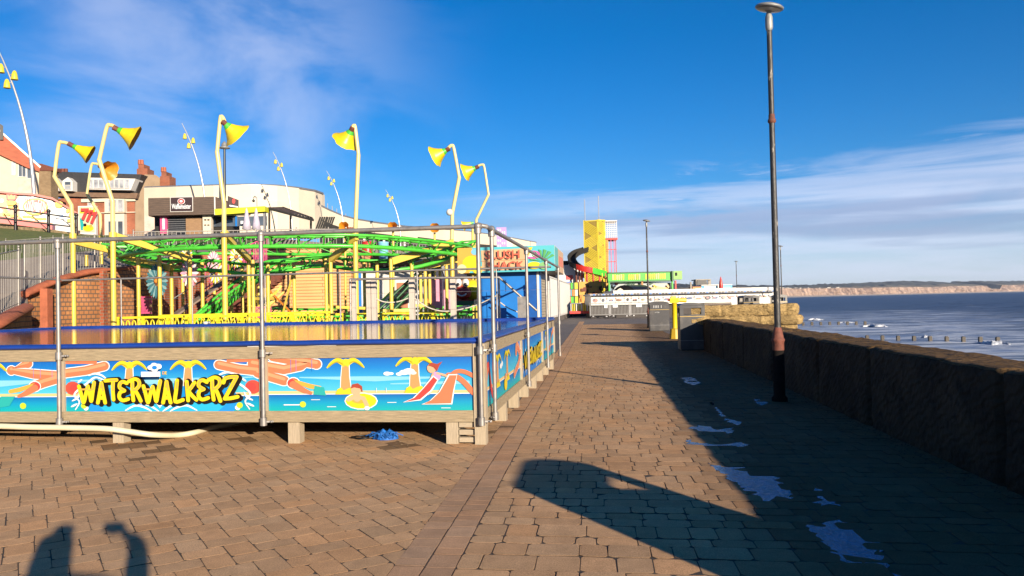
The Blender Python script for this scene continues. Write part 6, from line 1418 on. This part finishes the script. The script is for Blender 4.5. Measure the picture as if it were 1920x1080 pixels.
# ---- white container and clutter
t = thing('white_container', 'white corrugated storage container beyond the kiosk', 'container', tuple(gr(1050,600)))
cxw = onX(1031,556,-4.9); 
def ypx(px, X): r = ray(px, 556); return X/r.x*r.y
X_ = -4.6; ya, yb = ypx(1031,X_), ypx(1069,X_)
z1c = at(1031,520,ya).z; mb = MB(); n = 30; vs = []
for k in range(n*4+1):
    y = ya+(yb-ya)*k/(n*4); dx = (0,0,-.06,-.06)[k % 4]; vs += [(X_+dx, y, .55), (X_+dx, y, z1c)]
mb.add(vs, [(2*k, 2*k+2, 2*k+3, 2*k+1) for k in range(n*4)], white); mb.box(X_-3, ya, .55, X_-.07, yb, z1c, white); mb.build('body', t)
mb = MB(); mb.box(X_-3, ya-.02, z1c, X_+.03, yb, z1c+.1, white); mb.box(X_-3, ya-.02, .42, X_+.03, yb, .56, white); mb.box(X_-.03, ya-.05, .5, X_+.04, ya, z1c, steel); ym = ya+(yb-ya)*.36; mb.box(X_-.02, ym, .5, X_+.05, ym+.3, z1c, steel); mb.build('frame', t)
mb = MB(); mb.box(X_-3, ya, -.01, X_-.05, yb, .42, mat('grey_plinth', (.14,.115,.10), .9)); mb.build('plinth', t)
# ================================================================ FAIRGROUND BEYOND
t = thing('white_fun_house', 'white fairground hut with a small dark turret beyond the container', 'hut', tuple(at(1070,590,92)))
V = VPlane(1070, 92); mb = MB(); V.rect(mb, 1046, 508, 1092, 600, white, 0, 4); V.poly(mb, [(1046,508),(1052,498),(1080,496),(1092,510)], white, .05, 3.5); mb.build('body', t)
mb = MB(); V.rect(mb, 1052, 489, 1066, 497, dark, -.5, 1.5); V.rect(mb, 1050, 497, 1070, 499, white, -.3, 2); mb.build('turret', t); mb = MB(); V.rect(mb, 1062, 516, 1074, 524, pred, .1, .1); V.rect(mb, 1054, 528, 1072, 533, pblue, .2, .5); mb.build('awning', t)
cols8 = [red, yelb, ora, grn, lpink, white, dgrn, plb]
t = thing('sweet_stall', 'small multicoloured fairground stall beside the white hut', 'stall', tuple(at(1075,595,84))); V = VPlane(1075, 84)
mb = MB()
for k in range(16):
    x = 1068+ (k % 4)*4+rnd.uniform(-1,1); y = 530+ (k//4)*13; V.rect(mb, x-2.5, y, x+3, y+12, cols8[(k*3) % 8], rnd.uniform(0,.3), .3)
mb.build('painted_panels', t)
for k, (px_, lb) in enumerate(((1082,'white round teacup ride car at the left of the stall row'),(1097,'brown teacup ride car beside the yellow fence'))):
    t = thing('ride_car', lb, 'ride car', tuple(at(px_,588,80)), 'teacup ride cars'); q = at(px_,583,80); q.z = .4; mb = MB(); mb.lathe([(.4,0),(.9,.3),(1.05,.9),(1.0,1.0),(.85,.9),(.7,.4)], white if k == 0 else ora, q, 14); mb.build('cup', t); mb = MB(); mb.lathe([(1.1,-.35),(1.1,-.1),(.5,0)], dark, q, 14); mb.build('base', t)
# helter tower
twd = 96; t = thing('slide_tower', 'tall yellow lattice slide tower with a spiral chute', 'slide tower', tuple(at(1120,590,twd)))
Vl = VPlane(1122, twd, R(-20)); Vr = VPlane(1122, twd, R(48)); ty2 = mat('tower_yellow', (.84,.66,.05), .5, var=.08); tyo = mat('tower_orange', (.74,.36,.04), .5, var=.1)
def lattice(V, x0, x1, y0, y1, m, name, step=4.4, w_=1.7):
    mb = MB(); xm = (x0+x1)/2; V.rect(mb, x0, y0, x0+1.6, y1, m, 0, .25); V.rect(mb, x1-1.6, y0, x1, y1, m, 0, .25); V.rect(mb, x0, y0, x1, y0+2, m, 0, .2)
    y = y0; W2 = (x1-x0); k = 0; seg = 44
    while y < y1-2:
        up = (int((y-y0)//(seg/2)) % 2 == 0); dy = W2*.62
        a, b = ((x0, y), (x1, y+dy)) if up else ((x0, y+dy), (x1, y))
        if max(a[1], b[1]) <= y1+2: 
            V.poly(mb, [a, b, (b[0], b[1]+w_), (a[0], a[1]+w_)], m, .0, .04)
        y += step*.72
    V.rect(mb, x0+.4, y0+.4, x1-.4, y1, mat('tower_inner', (.34,.24,.04), .8), -.06, .1)
    mb.build(name, t)
lattice(Vl, 1095.5, 1122, 413, 575, ty2, 'lattice_side'); lattice(Vr, 1122, 1135.5, 412, 575, ty2, 'lattice_side'); 
V = VPlane(1138, twd+3); lattice(V, 1134, 1141, 448, 575, tyo, 'lattice_side')
mb = MB(); V = VPlane(1146, twd+3)
for k in range(7): V.rect(mb, 1135+k*3.5, 414, 1135.9+k*3.5, 447, white, 0, .1)
for k in range(9): V.rect(mb, 1135, 414+k*4, 1157, 414.8+k*4, white, .02, .1)
V.rect(mb, 1135, 413, 1157, 415, white, .1, 3); mb.build('mesh_cage', t)
mb = MB(); V.rect(mb, 1134, 446, 1158, 449.5, red, .1, 3); 
for x in (1141,1147,1153,1156): V.rect(mb, x-.6, 449, x+.6, 580, pink if x % 2 else red, 0, .15)
V.rect(mb, 1138, 467, 1156, 468.3, red, .05, .1); V.rect(mb, 1138, 490, 1156, 491.3, red, .05, .1); mb.build('red_frame', t)
for a, b in ((1097,374),(1123,367)): mb = MB(); q = at(a, 414, twd+2); mb.cyl(q, Vector((q.x,q.y,at(a,b,twd+2).z)), .05, steel, 5); 
for a, b in ((1097,374),(1123,367)):
    mb = MB(); q = at(a, 414, twd+2); mb.cyl(q, Vector((q.x,q.y,at(a,b,twd+2).z)), .05, steel, 5); mb.build('mast', t)
chm = [dark, dgrn, red, dgrn]
ch = [(1100,468,twd+1),(1082,474,twd-1),(1072,484,twd-3),(1075,495,twd-5),(1090,503,twd-6),(1108,508,twd-6),(1126,513,twd-5),(1142,519,twd-3),(1154,525,twd-1),(1166,533,twd+1)]
P = smooth([at(*c) for c in ch], 6)
for k, (i0, i1, m_) in enumerate(((0,22,dark),(22,30,red),(30,38,grn),(38,48,red),(48,len(P)-1,dgrn))):
    mb = MB(); seg_ = P[i0:i1+1]; F = frames(seg_, False); vs = []
    for p, tt, s, u in F: vs += [p-s*.5+Vector((0,0,.36)), p-s*.4+Vector((0,0,-.30)), p+s*.4+Vector((0,0,-.30)), p+s*.5+Vector((0,0,.36))]
    mb.add(vs, [(4*i+j, 4*i+j+1, 4*i+j+5, 4*i+j+4) for i in range(len(F)-1) for j in range(3)], m_, False); mb.build('chute', t)
for px_, yt, d in ((1074,490,twd-3),(1080,500,twd-5),(1086,503,twd-5),(1091,505,twd-5),(1100,508,twd-6),(1112,511,twd-6),(1124,515,twd-5)):
    q = at(px_, yt, d); mb = MB(); mb.cyl(Vector((q.x,q.y,0)), q, .12, red if px_ > 1090 else rust, 6); mb.build('chute_leg', t)
V = VPlane(1108, twd-8); mb = MB(); V.rect(mb, 1086, 528, 1132, 585, tyo, 0, 4)
for k in range(34): x = 1087+rnd.uniform(0,40); y = 529+rnd.uniform(0,44); V.rect(mb, x, y, x+rnd.uniform(2,7), y+rnd.uniform(2,8), rnd.choice([red, ora, rust, yel, rust, dark]), rnd.uniform(.02,.3), .1)
mb.build('maze_base', t)
t = thing('climbing_maze', 'yellow green and red climbing frame at the right of the slide tower', 'climbing frame', tuple(at(1150,590,90))); V = VPlane(1150, 88); mb = MB()
for k in range(30): x = 1128+rnd.uniform(0,26); y = 516+rnd.uniform(0,36); V.rect(mb, x, y, x+rnd.uniform(1.5,4), y+rnd.uniform(2,7), rnd.choice([yelb, ora, white, grn, red]), rnd.uniform(0,.8), .1)
for x in (1130,1136,1142,1148,1154): V.rect(mb, x-.6, 512, x+.6, 585, rnd.choice([red, yelb]), .9, .15)
mb.build('frame', t)
# long green ride sign
V = VPlane(1205, 84); t = thing('log_ride_sign', 'long green ride gantry with yellow painted lettering shapes', 'ride', tuple(V.p(1205,590)))
mb = MB(); V.rect(mb, 1140, 511, 1262, 527, grn, 0, 1.2); V.rect(mb, 1140, 509.5, 1262, 511.5, dgrn, .1, 1.4); V.rect(mb, 1140, 526, 1262, 528.5, dgrn, .1, 1.4); mb.build('gantry', t)
mb = MB(); 
for x0, x1 in ((1148,1168),(1178,1200),(1210,1246)):
    x = x0
    while x < x1: dy = (1205-x)*.024; V.poly(mb, [(x,514+dy+rnd.uniform(-1,1)),(x+2.8,513.5+dy),(x+2.6,523.5+dy),(x+.4,524+dy)], yelb if rnd.random() < .7 else yelp, .06, .05); x += 3.9
mb.build('painted_shapes', t)
mb = MB(); V.rect(mb, 1263, 508, 1279, 524, mat('leaf_green', (.25,.55,.10), .5), .3, 1); mb.build('end_panel', t); mb = MB(); V.rect(mb, 1266, 511, 1270, 517, dark, .35, .05); V.rect(mb, 1260, 508, 1263, 527, dgrn, .3, 1); mb.build('end_emblem', t)
for px_, m_, y1 in ((1261.5,grn,585),(1205,ora,585),(1267,red,545),(1143,grn,585)): mb = MB(); V.rect(mb, px_-1.4, 526, px_+1.4, y1, m_, .1, .3); mb.build('leg', t)
mb = MB(); V.poly(mb, [(1160,532),(1185,528),(1258,530),(1258,556),(1150,556),(1152,540)], flat('mural_grey_sky', (.45,.50,.50)), -.5, .2); A = ArtF(mb, lambda x, y: V.p(x, y, -.45), V.n)
A.P([(1166,552),(1176,540),(1190,534),(1200,534),(1210,545),(1210,553)], pyel, 1); A.P([(1205,553),(1212,536),(1225,540),(1256,538),(1258,553)], pora, 1); A.P([(1214,545),(1230,536),(1256,541),(1257,550),(1220,553)], psand, 2)
for x, y in ((1183,532),(1218,530),(1176,531)):
    for k in range(6): a = 2*pi*k/6; A.P([(x,y),(x+8*cos(a),y+4*sin(a)),(x+7*cos(a+.4),y+5*sin(a+.4))], dgrn, 3)
for k in range(14): A.D((1215+rnd.uniform(0,40), 533+rnd.uniform(0,14)), rnd.uniform(1,2.4), rnd.choice([pora, pyel, pred, psand]), 4, None, 8)
mb.build('painted_scene', t)
# black barrel tent
t = thing('barrel_tent', 'black barrel roofed tent above the picture stall', 'tent', tuple(at(1180,590,80))); a, b = at(1170,549,80), at(1203,548,82); mb = MB(); ax = (b-a).normalized(); s_ = Vector((-ax.y, ax.x, 0)); vs = []
for p in (a, b): vs += [p+s_*(1.6*cos(pi*j/10))+Vector((0,0,1.0*sin(pi*j/10)*1.1-.3)) for j in range(11)]
mb.add(vs, [(j, j+1, 12+j, 11+j) for j in range(10)]+[tuple(range(11)), tuple(range(21,10,-1))], black); mb.build('roof', t)
mb = MB(); V = VPlane(1163, 79.5); V.poly(mb, [(1156,549),(1158,543),(1163,540),(1168,543),(1170,549)], cream, 0, .3); mb.build('mouth_panel', t)
# picture stall
V = VPlane(1290, 70); t = thing('picture_stall', 'long low white fairground stall with a row of painted pictures', 'stall', tuple(V.p(1290,600)))
mb = MB(); V.rect(mb, 1108, 550.5, 1456, 569, white, 0, 6); V.rect(mb, 1108, 566, 1456, 600, mat('stall_skirt', (.07,.06,.055), .8), -.4, 5); mb.build('body', t)
mb = MB(); V.rect(mb, 1150, 541.5, 1456, 547.5, white, .6, 7); V.rect(mb, 1106, 547.5, 1456, 550.5, mat('grey_trim', (.42,.42,.46), .7), .55, 6.5); 
for k in range(58): x = 1112+k*5.9; dy = -(x-1290)*.023; V.poly(mb, [(x,547.8+dy),(x+3.6,547.7+dy),(x+3.6,549.8+dy),(x,549.9+dy)], pblk if k % 3 else pblue, .57, .0)
mb.build('roof', t)
mb = MB(); A = ArtF(mb, lambda x, y: V.p(x, y-(x-1290)*.023, .01), V.n); A.n = A.n*.3
dull = [flat('picture_dull_red', (.45,.08,.06)), flat('picture_slate', (.10,.11,.15)), flat('picture_brown', (.25,.14,.08)), flat('picture_black', (.02,.02,.02)), flat('picture_grey', (.35,.35,.36)), flat('picture_blue', (.08,.14,.30)), flat('picture_rose', (.55,.25,.22)), flat('picture_olive', (.3,.28,.14))]
x = 1116
while x < 1450:
    c_ = rnd.choice(dull); r_ = rnd.uniform(2.4, 6.5); yy = 559.5+rnd.uniform(-.6,.6); h_ = rnd.uniform(1.8, 4.2)
    if rnd.random() < .3: A.P([(x-r_,yy+h_*.6),(x-r_*.6,yy-h_*.5),(x+r_*.3,yy-h_*.7),(x+r_,yy),(x+r_*.7,yy+h_*.7)], c_, 2)
    else: A.D((x, yy), r_, c_, 2, h_)
    A.D((x+rnd.uniform(-2,2), yy-rnd.uniform(0,1)), r_*.45, rnd.choice([pwh, pskin, dull[4], dull[1], dull[6]]), 3, h_*.4, 8)
    x += r_+rnd.uniform(3, 5); A.S([(x,553),(x,566)], .5, dull[4], 2); A.P([(x-1.6,556.5),(x,555.6),(x+1.6,556.5),(x,558.5)], rnd.choice(dull), 3); x += rnd.uniform(5,8)
mb.build('painted_pictures', t)
t = thing('white_hoarding', 'short run of weathered white boards left of the three far bins', 'hoarding', tuple(at(1415,575,60)))
V = VPlane(1415, 58); mb = MB()
for k in range(12): V.rect(mb, 1371+k*7.3, 557.5, 1377.9+k*7.3, 590, pale if k % 4 == 2 else white, rnd.uniform(0,.03), .08)
mb.build('boards', t)
t = thing('plank_fence', 'low brown plank fence behind the nearest litter bin', 'fence', tuple(at(1340,575,56))); V = VPlane(1340, 57); mb = MB()
for k in range(14): V.rect(mb, 1322+k*3.6, 567.5, 1325.3+k*3.6, 600, tb, 0, .08)
V.rect(mb, 1320, 569, 1372, 570, pale, .03, .05); mb.build('planks', t)
# crowd barriers
dsteel = mat('dull_steel', (.22,.22,.22), .5, .4)
V = VPlane(1160, 66)
for i, (x0, x1, lb) in enumerate(((1106,1143,'leftmost steel crowd barrier across the promenade'),(1144,1181,'middle steel crowd barrier with a white notice'),(1182,1218,'right steel crowd barrier beside the far lamp post'))):
    t = thing('crowd_barrier', lb, 'barrier', tuple(V.p((x0+x1)/2,590)), 'steel crowd barriers across the promenade'); dy = -((x0+x1)/2-1160)*.023; y0, y1 = 567+dy, 592+dy; mb = MB()
    for a, b in ((y0,y0+1.2),(y1-3.2,y1-2)): V.rect(mb, x0, a, x1, b, dsteel, 0, .05)
    for a in (x0, x1-1.2): V.rect(mb, a, y0, a+1.2, y1, steel, 0, .05)
    mb.build('frame', t); mb = MB()
    for k in range(1, 14): x = x0+(x1-x0)*k/14; V.rect(mb, x-.35, y0+1, x+.35, y1-3, dsteel, -.01, .02)
    mb.build('bars', t); mb = MB()
    for x in (x0+5, x1-7): V.rect(mb, x, y1-.6, x+3, y1+1.5, steel, .3, .6)
    mb.build('feet', t)
    nx = {0: (1133,1139), 1: (1134+15, 1134+24), 2: (1193,1203)}[i]; mb = MB(); V.rect(mb, nx[0], y0+3, nx[1], y0+9.5, pwh, .04, .02); V.rect(mb, nx[0]+1, y0+4.5, nx[1]-1, y0+5.5, plb, .045, .004); mb.build('notice', t)
t = thing('yellow_picket_fence', 'short yellow picket fence below the teacup cars', 'fence', tuple(at(1090,590,72))); V = VPlane(1090, 72); mb = MB()
for k in range(12): x = 1070+k*3.4; V.rect(mb, x, 570, x+1.4, 584, yelb if k % 3 else white, 0, .05)
V.rect(mb, 1068, 583, 1108, 588, red, .05, .1); mb.build('pickets', t)
# rides at the far right
V = VPlane(1345, 90); t = thing('blue_ride', 'light blue fairground ride trailer beyond the picture stall', 'ride', tuple(V.p(1345,590)))
ltb = mat('ride_light_blue', (.05,.42,.75), .4); mb = MB(); V.rect(mb, 1315, 534, 1346, 541.5, ltb, 0, 3); V.rect(mb, 1347, 533.5, 1373, 546, ltb, .1, 3); mb.build('body', t)
mb = MB(); V.rect(mb, 1315, 533.5, 1373, 535, white, .2, 3); V.rect(mb, 1346, 534, 1348, 546, white, .25, .2)
for x in (1316,1326,1336,1345): V.rect(mb, x, 541, x+1.2, 548, white, .1, .2)
V.rect(mb, 1353, 537, 1370, 544, plb, .15, .02); V.rect(mb, 1320, 536.5, 1342, 539.5, pwh, .05, .02); mb.build('trim', t); mb = MB()
for x in (1321,1329,1338): V.rect(mb, x, 541.5, x+5, 546.5, dark, -.5, .5)
mb.build('seats', t)
V = VPlane(1318, 94); t = thing('black_inflatable', 'black arched bouncy attraction in a pale frame', 'attraction', tuple(V.p(1318,590))); mb = MB(); V.poly(mb, [(1307,541),(1307,527),(1310,525),(1322,525),(1326,528),(1327,541)], black, .1, 2); mb.build('arch', t); mb = MB(); V.rect(mb, 1305, 523.5, 1333, 525.3, pale, 0, 2.5); V.rect(mb, 1305, 524, 1306.5, 541, pale, 0, .3); V.rect(mb, 1328, 524, 1333, 534, pale, -.2, .3); mb.build('frame', t)
V = VPlane(1305, 88); t = thing('orange_booth', 'small orange booth beside a pale post', 'booth', tuple(V.p(1305,590))); mb = MB(); V.rect(mb, 1299, 537.5, 1315, 545.5, ora, 0, 2); V.rect(mb, 1304, 540.5, 1315, 542, white, .02, .02); mb.build('body', t); mb = MB(); V.rect(mb, 1294.5, 529, 1297, 548, pale, 0, .3); mb.build('post', t)
t = thing('red_mast', 'red rocket shaped mast above the blue ride', 'mast', tuple(at(1352,590,86))); q = at(1352,548,86); mb = MB(); mb.lathe([(.14,-2),(.16,.2),(.24,.6),(.16,1.2),(.10,1.5),(.03,1.75)], red, q, 10); mb.build('shaft', t)
# ================================================================ HAZE
hz = bpy.data.materials.new('haze'); hz.use_nodes = True; nt = hz.node_tree; nt.nodes.clear()
pv = nt.nodes.new('ShaderNodeVolumePrincipled'); pv.inputs['Density'].default_value = 2.6e-5; pv.inputs['Color'].default_value = (.75, .85, 1, 1); pv.inputs['Anisotropy'].default_value = .2
ou = nt.nodes.new('ShaderNodeOutputMaterial'); nt.links.new(pv.outputs[0], ou.inputs['Volume'])
mb = MB(); mb.box(-9200, -60, -7.5, 16200, 16200, 260, hz); tag(mb.build('haze'), kind='stuff')
